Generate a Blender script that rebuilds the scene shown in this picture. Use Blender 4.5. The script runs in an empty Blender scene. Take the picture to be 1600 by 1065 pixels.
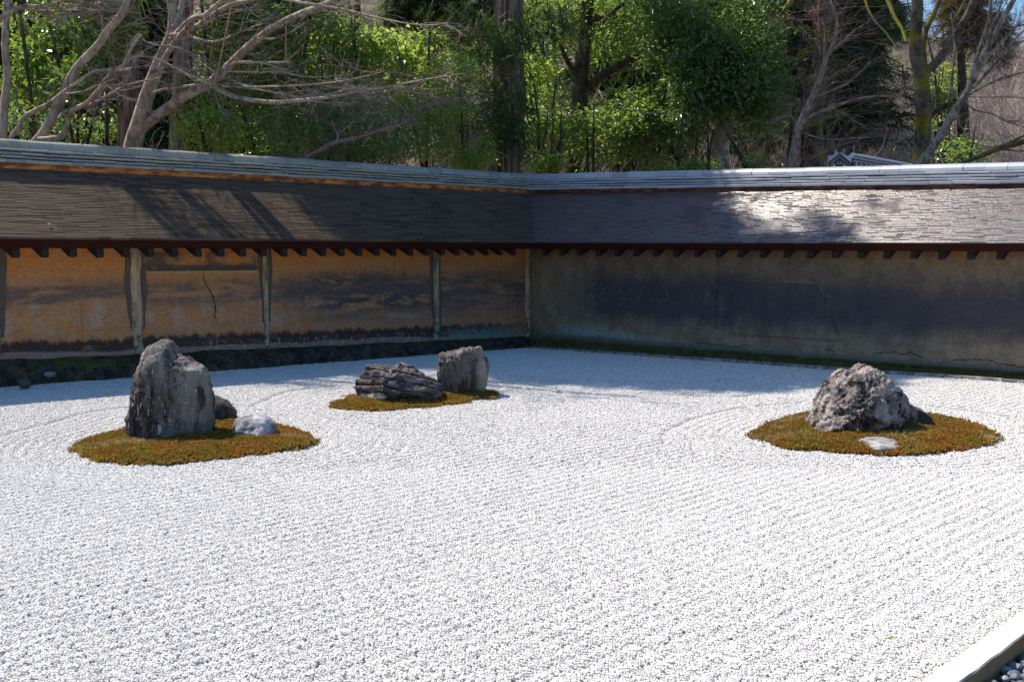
import bpy, math
import numpy as np
from math import radians, sin, cos, pi
from mathutils import Vector, Matrix

S = bpy.context.scene
COL = S.collection
rng = np.random.default_rng(11)

# ------------------------------------------------------------------ camera
F, EYE = 1850.0, 1.3                       # focal length in pixels of the 1600 px wide photograph, eye height above the gravel
PITCH = math.atan((532.5 - 390) / F)
cd = bpy.data.cameras.new('camera'); cam = bpy.data.objects.new('camera', cd); COL.objects.link(cam)
cam.location = (0, 0, EYE); cam.rotation_euler = (pi / 2 - PITCH, 0, 0)
cd.sensor_width = 36; cd.lens = 36 * F / 1600; cd.clip_end = 2000; cd.clip_start = 0.05
S.camera = cam

# ------------------------------------------------------------------ light
SUN = Vector((-0.60, 0.36, 1.0)).normalized()
w = bpy.data.worlds.new('World'); S.world = w; w.use_nodes = True
wn = w.node_tree; wn.nodes.clear()
sky = wn.nodes.new('ShaderNodeTexSky'); sky.sky_type = 'NISHITA'; sky.sun_disc = False
sky.sun_elevation = math.asin(SUN.z); sky.sun_rotation = math.atan2(SUN.x, SUN.y)
sky.air_density = 1.0; sky.dust_density = 1.0; sky.ozone_density = 3.0
bg = wn.nodes.new('ShaderNodeBackground'); bg.inputs[1].default_value = 0.12
wo = wn.nodes.new('ShaderNodeOutputWorld')
hs = wn.nodes.new('ShaderNodeHueSaturation'); hs.inputs['Saturation'].default_value = 1.25
wn.links.new(sky.outputs[0], hs.inputs['Color']); wn.links.new(hs.outputs[0], bg.inputs[0]); wn.links.new(bg.outputs[0], wo.inputs[0])
sd = bpy.data.lights.new('sun', 'SUN'); sd.energy = 5.0; sd.angle = radians(0.55); sd.color = (1.0, 0.91, 0.79)
so = bpy.data.objects.new('sun', sd); COL.objects.link(so)
so.rotation_euler = (-SUN).to_track_quat('-Z', 'Y').to_euler(); so.location = (-20, 8, 30)
S.view_settings.view_transform = 'Standard'; S.view_settings.look = 'None'
S.view_settings.gamma = 1; S.view_settings.use_curve_mapping = False
S.view_settings.exposure = 0.74
S.render.engine = 'CYCLES'
S.cycles.max_bounces = 7; S.cycles.transmission_bounces = 4; S.cycles.diffuse_bounces = 4
S.cycles.use_denoising = True

# ------------------------------------------------------------------ helpers: surveying
cp, sp = cos(PITCH), sin(PITCH)
def ray(px, py):
    a = (px - 800) / F; b = (532.5 - py) / F
    return np.array([a, cp + b * sp, -sp + b * cp])
def G(px, py, z=0.0):
    r = ray(px, py); return np.array([0, 0, EYE]) + r * ((z - EYE) / r[2])
def D(px, py, y):
    r = ray(px, py); return np.array([0, 0, EYE]) + r * (y / r[1])

AL = radians(40.7715)
dL = np.array([-sin(AL), -cos(AL), 0.0])   # along the ochre wall, from the corner towards us
dR = np.array([cos(AL), -sin(AL), 0.0])    # along the dark wall, from the corner towards us
C0 = np.array([0.24994, 16.13519, 0.0])    # corner of the two wall faces
def W(u, n, z):                            # u = distance from dark wall face, n = distance from ochre wall face
    u = np.asarray(u, float); n = np.asarray(n, float); z = np.asarray(z, float)
    return C0 + u[..., None] * dL + n[..., None] * dR + np.stack([0 * z, 0 * z, z], -1)
def UN(P):
    r = np.asarray(P)[..., :2] - C0[:2]
    return r[..., 0] * dL[0] + r[..., 1] * dL[1], r[..., 0] * dR[0] + r[..., 1] * dR[1]
def gz(u, n):                              # gravel rises gently along the foot of the ochre wall
    return 0.014 * np.clip(u, 0, 12) * np.exp(-(np.clip(n, 0, 99) / 2.2) ** 2)

# ------------------------------------------------------------------ helpers: noise
def _h(ix, iy, iz, s):
    h = (ix * 374761393 + iy * 668265263 + iz * 2147483647 + s * 974634777) & 0xffffffff
    h = ((h ^ (h >> 13)) * 1274126177) & 0xffffffff
    h = ((h ^ (h >> 16)) * 2246822519) & 0xffffffff
    return ((h ^ (h >> 15)) & 0xffff) / 65535.0
def vnoise(P, s=0):
    P = np.asarray(P, float); i = np.floor(P).astype(np.int64); f = P - i; f = f * f * f * (f * (f * 6 - 15) + 10)
    x, y, z = i[:, 0], i[:, 1], i[:, 2]; r = 0
    for dx in (0, 1):
        for dy in (0, 1):
            for dz in (0, 1):
                wt = (f[:, 0] if dx else 1 - f[:, 0]) * (f[:, 1] if dy else 1 - f[:, 1]) * (f[:, 2] if dz else 1 - f[:, 2])
                r = r + wt * _h(x + dx, y + dy, z + dz, s)
    return r * 2 - 1
def fbm(P, sc, oc=4, s=0, ridged=False, gain=0.5):
    P = np.asarray(P, float) * sc; a = 1.0; t = 0; n = 0
    for k in range(oc):
        v = vnoise(P + 17.3 * k, s + k)
        t = t + a * ((1 - 2 * np.abs(v)) if ridged else v); n += a; a *= gain; P = P * 2.03
    return t / n
def sstep(a, b, x):
    t = np.clip((x - a) / (b - a), 0, 1); return t * t * (3 - 2 * t)

# ------------------------------------------------------------------ helpers: objects
ORI = {}
def mesh(name, V, Fc, m=None, smooth=False, attrs=None):
    V = np.ascontiguousarray(V, np.float32); me = bpy.data.meshes.new(name)
    if isinstance(Fc, np.ndarray):
        nf, k = Fc.shape; tot = np.full(nf, k, np.int32); idx = Fc.ravel().astype(np.int32)
    else:
        tot = np.array([len(f) for f in Fc], np.int32); nf = len(tot)
        idx = np.fromiter((i for f in Fc for i in f), np.int32)
    me.vertices.add(len(V)); me.vertices.foreach_set('co', V.ravel())
    if nf:
        me.loops.add(len(idx)); me.loops.foreach_set('vertex_index', idx)
        me.polygons.add(nf); st = np.zeros(nf, np.int32); st[1:] = np.cumsum(tot)[:-1]
        me.polygons.foreach_set('loop_start', st); me.polygons.foreach_set('loop_total', tot)
        me.polygons.foreach_set('use_smooth', np.full(nf, smooth, bool))
    me.update(calc_edges=True)
    for k, v in (attrs or {}).items():
        v = np.asarray(v, np.float32)
        a = me.attributes.new(k, 'FLOAT_VECTOR' if v.ndim == 2 else 'FLOAT', 'POINT')
        a.data.foreach_set('vector' if v.ndim == 2 else 'value', v.ravel())
    if m: me.materials.append(m)
    return me
def tag(o, label=None, cat=None, group=None, kind=None):
    if label: o['label'] = label
    if cat: o['category'] = cat
    if group: o['group'] = group
    if kind: o['kind'] = kind
    return o
def link(name, me, parent=None, M=None):
    o = bpy.data.objects.new(name, me); COL.objects.link(o)
    if M is not None: o.matrix_basis = M
    if parent is not None: o.parent = parent
    return o
def mk(name, V, Fc, m, parent=None, smooth=False, attrs=None, kind=None):
    V = np.asarray(V, float)
    if parent is not None: V = V - ORI.get(parent.name, np.zeros(3))
    o = link(name, mesh(name, V, Fc, m, smooth, attrs), parent)
    if parent is not None: ORI[o.name] = ORI.get(parent.name, np.zeros(3))
    if kind: o['kind'] = kind
    return o
def thing(name, label, cat, loc=(0, 0, 0), group=None):
    o = bpy.data.objects.new(name, None); COL.objects.link(o); o.location = loc; o.empty_display_size = .1
    ORI[o.name] = np.array(loc, float)
    return tag(o, label, cat, group, 'thing')
class MB:                                   # gathers pieces of one part
    def __init__(s): s.v = []; s.f = []; s.n = 0; s.a = []
    def add(s, V, Fc, a=None):
        V = np.asarray(V, float); s.v.append(V); s.f += [tuple(int(i) + s.n for i in q) for q in Fc]; s.n += len(V)
        if a is not None: s.a.append(np.full(len(V), a))
    def box(s, P0, ax, ay, az):             # corner and three edge vectors
        P0, ax, ay, az = [np.asarray(q, float) for q in (P0, ax, ay, az)]
        V = [P0 + i * ax + j * ay + k * az for k in (0, 1) for j in (0, 1) for i in (0, 1)]
        s.add(V, [(0, 2, 3, 1), (4, 5, 7, 6), (0, 1, 5, 4), (2, 6, 7, 3), (0, 4, 6, 2), (1, 3, 7, 5)])
    def make(s, name, m, parent=None, smooth=False, attrs=None, kind=None):
        return mk(name, np.concatenate(s.v), s.f, m, parent, smooth, attrs, kind)
def catmull(P, R, step):
    P = np.asarray(P, float); R = np.asarray(R, float); n = len(P)
    Q = np.vstack([2 * P[0] - P[1], P, 2 * P[-1] - P[-2]]); out = []; rr = []
    for i in range(n - 1):
        k = max(2, int(np.linalg.norm(P[i + 1] - P[i]) / step))
        t = np.linspace(0, 1, k, endpoint=False)[:, None]; a, b, c, d = Q[i:i + 4]
        out.append(.5 * (2 * b + (c - a) * t + (2 * a - 5 * b + 4 * c - d) * t * t + (3 * b - a - 3 * c + d) * t ** 3))
        rr.append(R[i] + (R[i + 1] - R[i]) * t[:, 0])
    return np.vstack(out + [P[-1:]]), np.concatenate(rr + [R[-1:]])
def tube(P, R, sides=8, warp=0.0, seed=0, tip=True):
    P = np.asarray(P, float); n = len(P)
    T = np.gradient(P, axis=0); T /= np.linalg.norm(T, axis=1)[:, None] + 1e-9
    up = np.array([0.13, 0.97, 0.2]); V = []
    A = np.cross(T, up); A /= np.linalg.norm(A, axis=1)[:, None] + 1e-9; B = np.cross(T, A)
    th = np.linspace(0, 2 * pi, sides, endpoint=False)
    r = np.asarray(R, float)[:, None] * np.ones(sides)
    V = P[:, None] + r[..., None] * (np.cos(th)[None, :, None] * A[:, None] + np.sin(th)[None, :, None] * B[:, None])
    if warp:
        fl = V.reshape(-1, 3); nn = fbm(fl, 9, 3, seed).reshape(n, sides)
        V = P[:, None] + (V - P[:, None]) * (1 + warp * nn)[..., None]
    V = V.reshape(-1, 3)
    i = np.arange(n - 1)[:, None] * sides; j = np.arange(sides)[None]; j2 = (j + 1) % sides
    Q = np.stack([i + j, i + j2, i + sides + j2, i + sides + j], -1).reshape(-1, 4)
    return V, Q
def join_tubes(lst):
    Vs, Fs, n = [], [], 0
    for V, Q in lst: Vs.append(V); Fs.append(Q + n); n += len(V)
    return np.vstack(Vs), np.vstack(Fs)
def ico(sub):
    import bmesh
    b = bmesh.new(); bmesh.ops.create_icosphere(b, subdivisions=sub, radius=1)
    V = np.array([v.co[:] for v in b.verts]); Fc = np.array([[v.index for v in f.verts] for f in b.faces]); b.free()
    return V, Fc
ICO = {k: ico(k) for k in (1, 2, 3, 4, 5, 6)}
def inpoly(x, y, P):
    r = np.zeros(x.shape, bool); j = len(P) - 1
    for i in range(len(P)):
        xi, yi = P[i][:2]; xj, yj = P[j][:2]
        c = ((yi > y) != (yj > y)) & (x < (xj - xi) * (y - yi) / (yj - yi + 1e-12) + xi); r ^= c; j = i
    return r
def sdist(x, y, P):                         # positive outside
    d = np.full(x.shape, 1e9)
    for i in range(len(P)):
        a = P[i]; b = P[(i + 1) % len(P)]; ex, ey = b[0] - a[0], b[1] - a[1]
        t = np.clip(((x - a[0]) * ex + (y - a[1]) * ey) / (ex * ex + ey * ey + 1e-12), 0, 1)
        d = np.minimum(d, np.hypot(x - a[0] - t * ex, y - a[1] - t * ey))
    return np.where(inpoly(x, y, P), -d, d)
def smooth_loop(P, n=6):
    P = np.asarray(P); k = len(P); out = []
    for i in range(k):
        a, b, c, d = P[(i - 1) % k], P[i], P[(i + 1) % k], P[(i + 2) % k]
        for t in np.linspace(0, 1, n, endpoint=False):
            out.append(.5 * (2 * b + (c - a) * t + (2 * a - 5 * b + 4 * c - d) * t * t + (3 * b - a - 3 * c + d) * t ** 3))
    return np.array(out)
def scatter(name, pts, rots, scs, protos, idx, label=None, attrs=None):
    """one 'stuff' object: many small pieces on points, by geometry nodes"""
    me = mesh(name, pts, np.zeros((0, 3), np.int32), None, attrs=dict(rot=rots, scl=scs, **(attrs or {})))
    a = me.attributes.new('pick', 'INT', 'POINT'); a.data.foreach_set('value', np.asarray(idx, np.int32))
    o = link(name, me); pc = bpy.data.collections.new(name + '_pieces')
    for k, pm in enumerate(protos):
        po = bpy.data.objects.new('%s_piece_%02d' % (name, k), pm); pc.objects.link(po)
    ng = bpy.data.node_groups.new(name, 'GeometryNodeTree')
    ng.interface.new_socket('Geometry', in_out='INPUT', socket_type='NodeSocketGeometry')
    ng.interface.new_socket('Geometry', in_out='OUTPUT', socket_type='NodeSocketGeometry')
    N = ng.nodes.new; gi = N('NodeGroupInput'); go = N('NodeGroupOutput')
    ci = N('GeometryNodeCollectionInfo'); ci.inputs['Collection'].default_value = pc
    ci.inputs['Separate Children'].default_value = True; ci.inputs['Reset Children'].default_value = True
    ip = N('GeometryNodeInstanceOnPoints'); ip.inputs['Pick Instance'].default_value = True
    L = ng.links.new
    for nm, ty, so_ in (('rot', 'FLOAT_VECTOR', 'Rotation'), ('scl', 'FLOAT', 'Scale'), ('pick', 'INT', 'Instance Index')):
        na = N('GeometryNodeInputNamedAttribute'); na.data_type = ty; na.inputs['Name'].default_value = nm
        L(na.outputs[0], ip.inputs[so_])
    L(gi.outputs[0], ip.inputs['Points']); L(ci.outputs[0], ip.inputs['Instance']); L(ip.outputs[0], go.inputs[0])
    md = o.modifiers.new('pieces', 'NODES'); md.node_group = ng
    tag(o, label, None, None, 'stuff')
    return o

# ------------------------------------------------------------------ helpers: materials
class NT:
    def __init__(s, name):
        s.m = bpy.data.materials.new(name); s.m.use_nodes = True; s.t = s.m.node_tree; s.t.nodes.clear()
        s.out = s.t.nodes.new('ShaderNodeOutputMaterial')
    def n(s, ty, ins=(), **props):
        nd = s.t.nodes.new(ty)
        for k, v in props.items(): setattr(nd, k, v)
        for k, v in dict(ins).items():
            if hasattr(v, 'is_linked') or isinstance(v, bpy.types.NodeSocket): s.t.links.new(v, nd.inputs[k])
            else: nd.inputs[k].default_value = v
        return nd
    def col(s, c): return (*c, 1.0) if len(c) == 3 else c
    def mix(s, f, a, b, mode='MIX'):
        nd = s.t.nodes.new('ShaderNodeMix'); nd.data_type = 'RGBA'; nd.blend_type = mode
        for k, v in ((0, f), (6, a), (7, b)):
            if isinstance(v, bpy.types.NodeSocket): s.t.links.new(v, nd.inputs[k])
            else: nd.inputs[k].default_value = v if k == 0 else s.col(v)
        return nd.outputs[2]
    def math(s, op, a, b=0.0, c=0.0):
        nd = s.t.nodes.new('ShaderNodeMath'); nd.operation = op
        for k, v in ((0, a), (1, b), (2, c)):
            if isinstance(v, bpy.types.NodeSocket): s.t.links.new(v, nd.inputs[k])
            else: nd.inputs[k].default_value = v
        return nd.outputs[0]
    def rng(s, v, a, b, c=0.0, d=1.0):
        return s.n('ShaderNodeMapRange', {0: v, 1: a, 2: b, 3: c, 4: d}, interpolation_type='SMOOTHSTEP').outputs[0]
    def noise(s, v, sc, det=4.0, ro=.55, dist=0.0):
        return s.n('ShaderNodeTexNoise', {'Vector': v, 'Scale': sc, 'Detail': det, 'Roughness': ro, 'Distortion': dist}).outputs[0]
    def vor(s, v, sc, feat='F1'):
        return s.n('ShaderNodeTexVoronoi', {'Vector': v, 'Scale': sc}, feature=feat).outputs[0]
    def scale(s, v, k):
        return s.n('ShaderNodeVectorMath', {0: v, 1: k}, operation='MULTIPLY').outputs[0]
    def pos(s): return s.n('ShaderNodeNewGeometry').outputs['Position']
    def nrm(s): return s.n('ShaderNodeNewGeometry').outputs['Normal']
    def isl(s): return s.n('ShaderNodeNewGeometry').outputs['Random Per Island']
    def xyz(s, v):
        nd = s.n('ShaderNodeSeparateXYZ', {0: v}); return nd.outputs
    def attr(s, nm, ty='GEOMETRY'): return s.n('ShaderNodeAttribute', attribute_name=nm, attribute_type=ty)
    def ramp(s, f, stops):
        nd = s.n('ShaderNodeValToRGB', {0: f}); e = nd.color_ramp.elements
        while len(e) < len(stops): e.new(.5)
        for q, (p, c) in zip(e, stops): q.position = p; q.color = s.col(c)
        return nd.outputs[0]
    def bump(s, h, st=.5, d=.01, nrm=None):
        ins = {'Strength': st, 'Distance': d, 'Height': h}
        if nrm is not None: ins['Normal'] = nrm
        return s.n('ShaderNodeBump', ins).outputs[0]
    def done(s, color, rough=.7, nrm=None, spec=.3, **kw):
        ins = {'Base Color': s.col(color) if isinstance(color, tuple) else color, 'Roughness': rough, 'Specular IOR Level': spec}
        if nrm is not None: ins['Normal'] = nrm
        ins.update(kw); b = s.n('ShaderNodeBsdfPrincipled', ins); s.t.links.new(b.outputs[0], s.out.inputs[0]); return s.m

def m_leaf(name, a, b, trans, rough=.38, spec=.5, tf=.38):
    t = NT(name); r = t.isl(); c = t.mix(r, a, b)
    n2 = t.noise(t.pos(), 1.3, 2); c = t.mix(t.rng(n2, .35, .7, 0, .55), c, tuple(x * 1.45 for x in b))
    p = t.n('ShaderNodeBsdfPrincipled', {'Base Color': c, 'Roughness': rough, 'Specular IOR Level': spec})
    tc = t.mix(r, trans, tuple(x * .55 for x in trans))
    tr = t.n('ShaderNodeBsdfTranslucent', {'Color': tc})
    mx = t.n('ShaderNodeMixShader', {0: tf, 1: p.outputs[0], 2: tr.outputs[0]})
    t.t.links.new(mx.outputs[0], t.out.inputs[0]); return t.m
def m_bark(name, a, b, moss=None, sc=14, stretch=(1, 1, .5), mossamt=.5, rough=.85, bump=.012, blotch=None):
    t = NT(name); p = t.pos(); v = t.scale(p, stretch); n1 = t.noise(v, sc, 6, .65, .3)
    c = t.mix(t.rng(n1, .35, .65), a, b)
    n2 = t.noise(p, 6, 4, .6)
    if blotch: c = t.mix(t.rng(n2, .56, .64, 0, .85), c, blotch)
    if moss:
        nz = t.xyz(t.nrm())[2]; nx = t.xyz(t.nrm())[0]
        k = t.math('ADD', t.math('MULTIPLY', nz, .22), t.math('MULTIPLY', t.noise(p, 3.5, 5, .6), 1.0))
        c = t.mix(t.rng(k, .62 - .3 * mossamt, .78 - .3 * mossamt), c, t.mix(t.noise(p, 30, 3), moss, tuple(x * .45 for x in moss)))
    return t.done(c, rough, t.bump(n1, .9, bump), .2)

# grains and stones
t = NT('white_gravel'); tone = t.attr('tone').outputs['Fac']; rnd = t.n('ShaderNodeObjectInfo').outputs['Random']
c = t.ramp(tone, [(0, (.34, .335, .32)), (.07, (.47, .455, .43)), (.2, (.60, .585, .555)), (.8, (.655, .64, .605)), (.96, (.71, .69, .65)), (1, (.62, .50, .42))])
c = t.mix(t.math('MULTIPLY', rnd, .16), c, (.52, .505, .48))
M_GRAVEL = t.done(c, .8, t.bump(t.noise(t.pos(), 400, 3), .5, .002), .2)
t = NT('gravel_bed'); M_BED = t.done(t.mix(t.noise(t.pos(), 90, 4), (.3, .3, .31), (.58, .58, .59)), .9, None, .1)  # darker than the grains: the shade between them is put into this colour

t = NT('moss'); p = t.pos(); q1 = t.noise(p, 2.2, 4, .6); q2 = t.noise(p, 9, 3, .6); rnd = t.attr('tone').outputs['Fac']
c = t.mix(t.rng(t.math('ADD', q1, t.math('MULTIPLY', rnd, .25)), .48, .72), (.34, .135, .025), (.22, .155, .03))
c = t.mix(t.rng(q2, .5, .7, 0, .6), c, (.42, .19, .03))
c = t.mix(t.rng(t.noise(p, 4.3, 4, .65, .4), .54, .63, 0, .8), c, (.20, .21, .02))
pale = t.math('MULTIPLY', t.attr('pale', 'INSTANCER').outputs['Fac'], 1.0)
c = t.mix(t.math('MULTIPLY', pale, .8), c, (.50, .42, .22)); c = t.mix(t.rng(rnd, .0, .25, .75, 0), c, (.09, .045, .012)); c = t.mix(t.rng(rnd, .8, 1, 0, .6), c, (.48, .30, .07))
p1 = t.n('ShaderNodeBsdfPrincipled', {'Base Color': c, 'Roughness': .7, 'Specular IOR Level': .2})
tr = t.n('ShaderNodeBsdfTranslucent', {'Color': t.mix(.5, c, (.35, .22, .03))})
mx = t.n('ShaderNodeMixShader', {0: .3, 1: p1.outputs[0], 2: tr.outputs[0]}); t.t.links.new(mx.outputs[0], t.out.inputs[0]); M_MOSS = t.m
t = NT('moss_soil'); M_MSOIL = t.done(t.mix(t.noise(t.pos(), 25, 4), (.07, .035, .012), (.12, .075, .02)), .95, None, .1)

def m_rock(name, dark, mid, light, sc=7, vert=.35, lich=(.55, .56, .55), lichamt=.5, warm=None, bmp=.02, lo=.38, hi=.62):
    t = NT(name); p = t.pos(); v = t.scale(p, (1, 1, vert))
    a = t.noise(v, sc, 8, .62, .6); b = t.noise(p, sc * 4.2, 6, .65); e = t.noise(v, sc * .45, 4, .5, .3)
    c = t.mix(t.rng(a, lo, hi), dark, mid); c = t.mix(t.rng(b, .42, .66, 0, .6), c, tuple(x * .5 for x in dark))
    c = t.mix(t.rng(t.math('ADD', t.math('MULTIPLY', e, .7), t.math('MULTIPLY', b, .3)), .55 - .1 * lichamt, .66 - .1 * lichamt, 0, .9), c, light)
    sp_ = t.noise(v, sc * 2.4, 5, .7, .4); c = t.mix(t.rng(sp_, .66 - .1 * lichamt, .72 - .1 * lichamt, 0, .9), c, lich)
    if warm: c = t.mix(t.rng(t.noise(p, sc * .6, 4, .6, .2), .52, .64, 0, .75), c, warm)
    h = t.math('ADD', a, t.math('MULTIPLY', b, .5))
    return t.done(c, .78, t.bump(h, 1.0, bmp), .3)
M_R1 = m_rock('weathered_grey_stone', (.020, .016, .015), (.115, .10, .092), (.21, .20, .18), 15, .20, (.50, .51, .49), .62, None, .035, .42, .56)
M_R2 = m_rock('dark_smooth_stone', (.02, .018, .018), (.06, .055, .052), (.09, .085, .08), 9, .8, (.2, .2, .2), .1)
M_R3 = m_rock('striped_grey_stone', (.06, .058, .068), (.22, .22, .24), (.4, .41, .44), 14, .3, (.6, .62, .66), .6)
M_RM1 = m_rock('layered_stone', (.022, .022, .026), (.085, .085, .098), (.17, .165, .17), 13, 2.6, (.34, .33, .34), .35, (.15, .085, .055), .02, .42, .58)
M_RM2 = m_rock('slab_stone', (.036, .032, .029), (.125, .112, .098), (.24, .225, .19), 12, .22, (.34, .32, .26), .4, None, .02, .43, .58)
M_RB = m_rock('pink_boulder_stone', (.020, .016, .018), (.215, .18, .168), (.44, .38, .35), 17, .9, (.55, .53, .53), .6, None, .04, .445, .53)
M_RB3 = m_rock('pale_flat_stone', (.13, .13, .13), (.34, .33, .32), (.42, .41, .39), 16, 1, (.5, .5, .5), .4)
M_FOOT = m_rock('footing_stone', (.018, .017, .016), (.065, .058, .05), (.10, .088, .07), 8, .8, (.10, .09, .07), .1)
M_KERB = None
t = NT('granite_kerb'); p = t.pos(); sc_ = t.noise(p, 160, 3, .7)
M_KERB = t.done(t.mix(t.rng(t.xyz(t.nrm())[2], .3, .8), t.mix(t.noise(p, 30, 4), (.17, .11, .05), (.30, .20, .10)), t.mix(sc_, (.46, .43, .37), (.60, .57, .50))), .85, t.bump(sc_, .7, .004), .2)
t = NT('dark_pebble'); rr = t.n('ShaderNodeObjectInfo').outputs['Random']
M_PEB = t.done(t.mix(rr, (.05, .055, .075), (.24, .25, .29)), .6, t.bump(t.noise(t.pos(), 60, 4), .4, .004), .4)

# timber and tile
t = NT('dark_timber'); p = t.pos(); n1 = t.noise(t.scale(p, (1, 1, 6)), 9, 5, .6)
M_TIMB = t.done(t.mix(n1, (.016, .005, .003), (.045, .011, .006)), .9, t.bump(n1, .5, .004), .08)
t = NT('rafter_timber'); M_RAFT = t.done(t.mix(t.noise(t.pos(), 20, 4), (.012, .009, .008), (.04, .026, .02)), .8, None, .2)
t = NT('ridge_timber'); p = t.pos(); n1 = t.noise(t.scale(p, (1, 1, 3)), 6, 5, .6)
M_RB_W = t.done(t.mix(t.rng(n1, .38, .62), (.14, .04, .012), (.56, .19, .04)), .7, t.bump(n1, .5, .006), .25)
t = NT('dark_ridge_timber'); n1 = t.noise(t.scale(t.pos(), (1, 1, 3)), 6, 5, .6)
M_RB_D = t.done(t.mix(t.rng(n1, .4, .66), (.04, .014, .008), (.17, .06, .022)), .7, t.bump(n1, .5, .006), .25)
def m_tile(name, a, b, lich, amt, rough):
    t = NT(name); r = t.n('ShaderNodeObjectInfo').outputs['Random']; p = t.pos()
    c = t.mix(r, a, b); n1 = t.noise(p, 11, 5, .65)
    c = t.mix(t.rng(n1, .62 - .25 * amt, .74 - .25 * amt, 0, .85), c, t.mix(t.noise(p, 40, 3), lich, tuple(x * .6 for x in lich)))
    return t.done(c, rough, t.bump(t.noise(p, 90, 3), .4, .003), .5)
M_TILE_L = m_tile('lichened_tile', (.16, .175, .18), (.29, .30, .29), (.36, .35, .21), .6, .5)
M_TILE_R = m_tile('silver_tile', (.24, .26, .30), (.38, .40, .44), (.26, .27, .27), .1, .42)
def m_shingle(name, stops, rough, spec):
    t = NT(name); p = t.pos(); r = t.isl(); n1 = t.noise(p, 1.6, 4, .6); n2 = t.noise(p, 24, 3, .6)
    f = t.math('ADD', t.math('MULTIPLY', r, .38 if spec < .5 else .30), t.math('ADD', t.math('MULTIPLY', n1, .45), t.math('MULTIPLY', n2, .25)))
    if spec > .5: rough = t.math('MAXIMUM', t.rng(r, .80, .84, rough, .85), t.rng(n1, .30, .42, .7, rough))
    return t.done(t.ramp(f, stops), rough, t.bump(n2, .6, .003), spec)
M_SH_L = m_shingle('weathered_shingle', [(.1, (.03, .021, .013)), (.4, (.060, .040, .028)), (.62, (.105, .076, .050)), (.8, (.065, .048, .036)), (.97, (.135, .105, .075))], .75, .12)
M_SH_R = m_shingle('silvered_shingle', [(.1, (.022, .008, .006)), (.36, (.045, .015, .011)), (.46, (.034, .023, .026)), (.70, (.048, .040, .047)), (.78, (.065, .02, .013)), (.97, (.09, .078, .085))], .40, .9)

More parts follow.
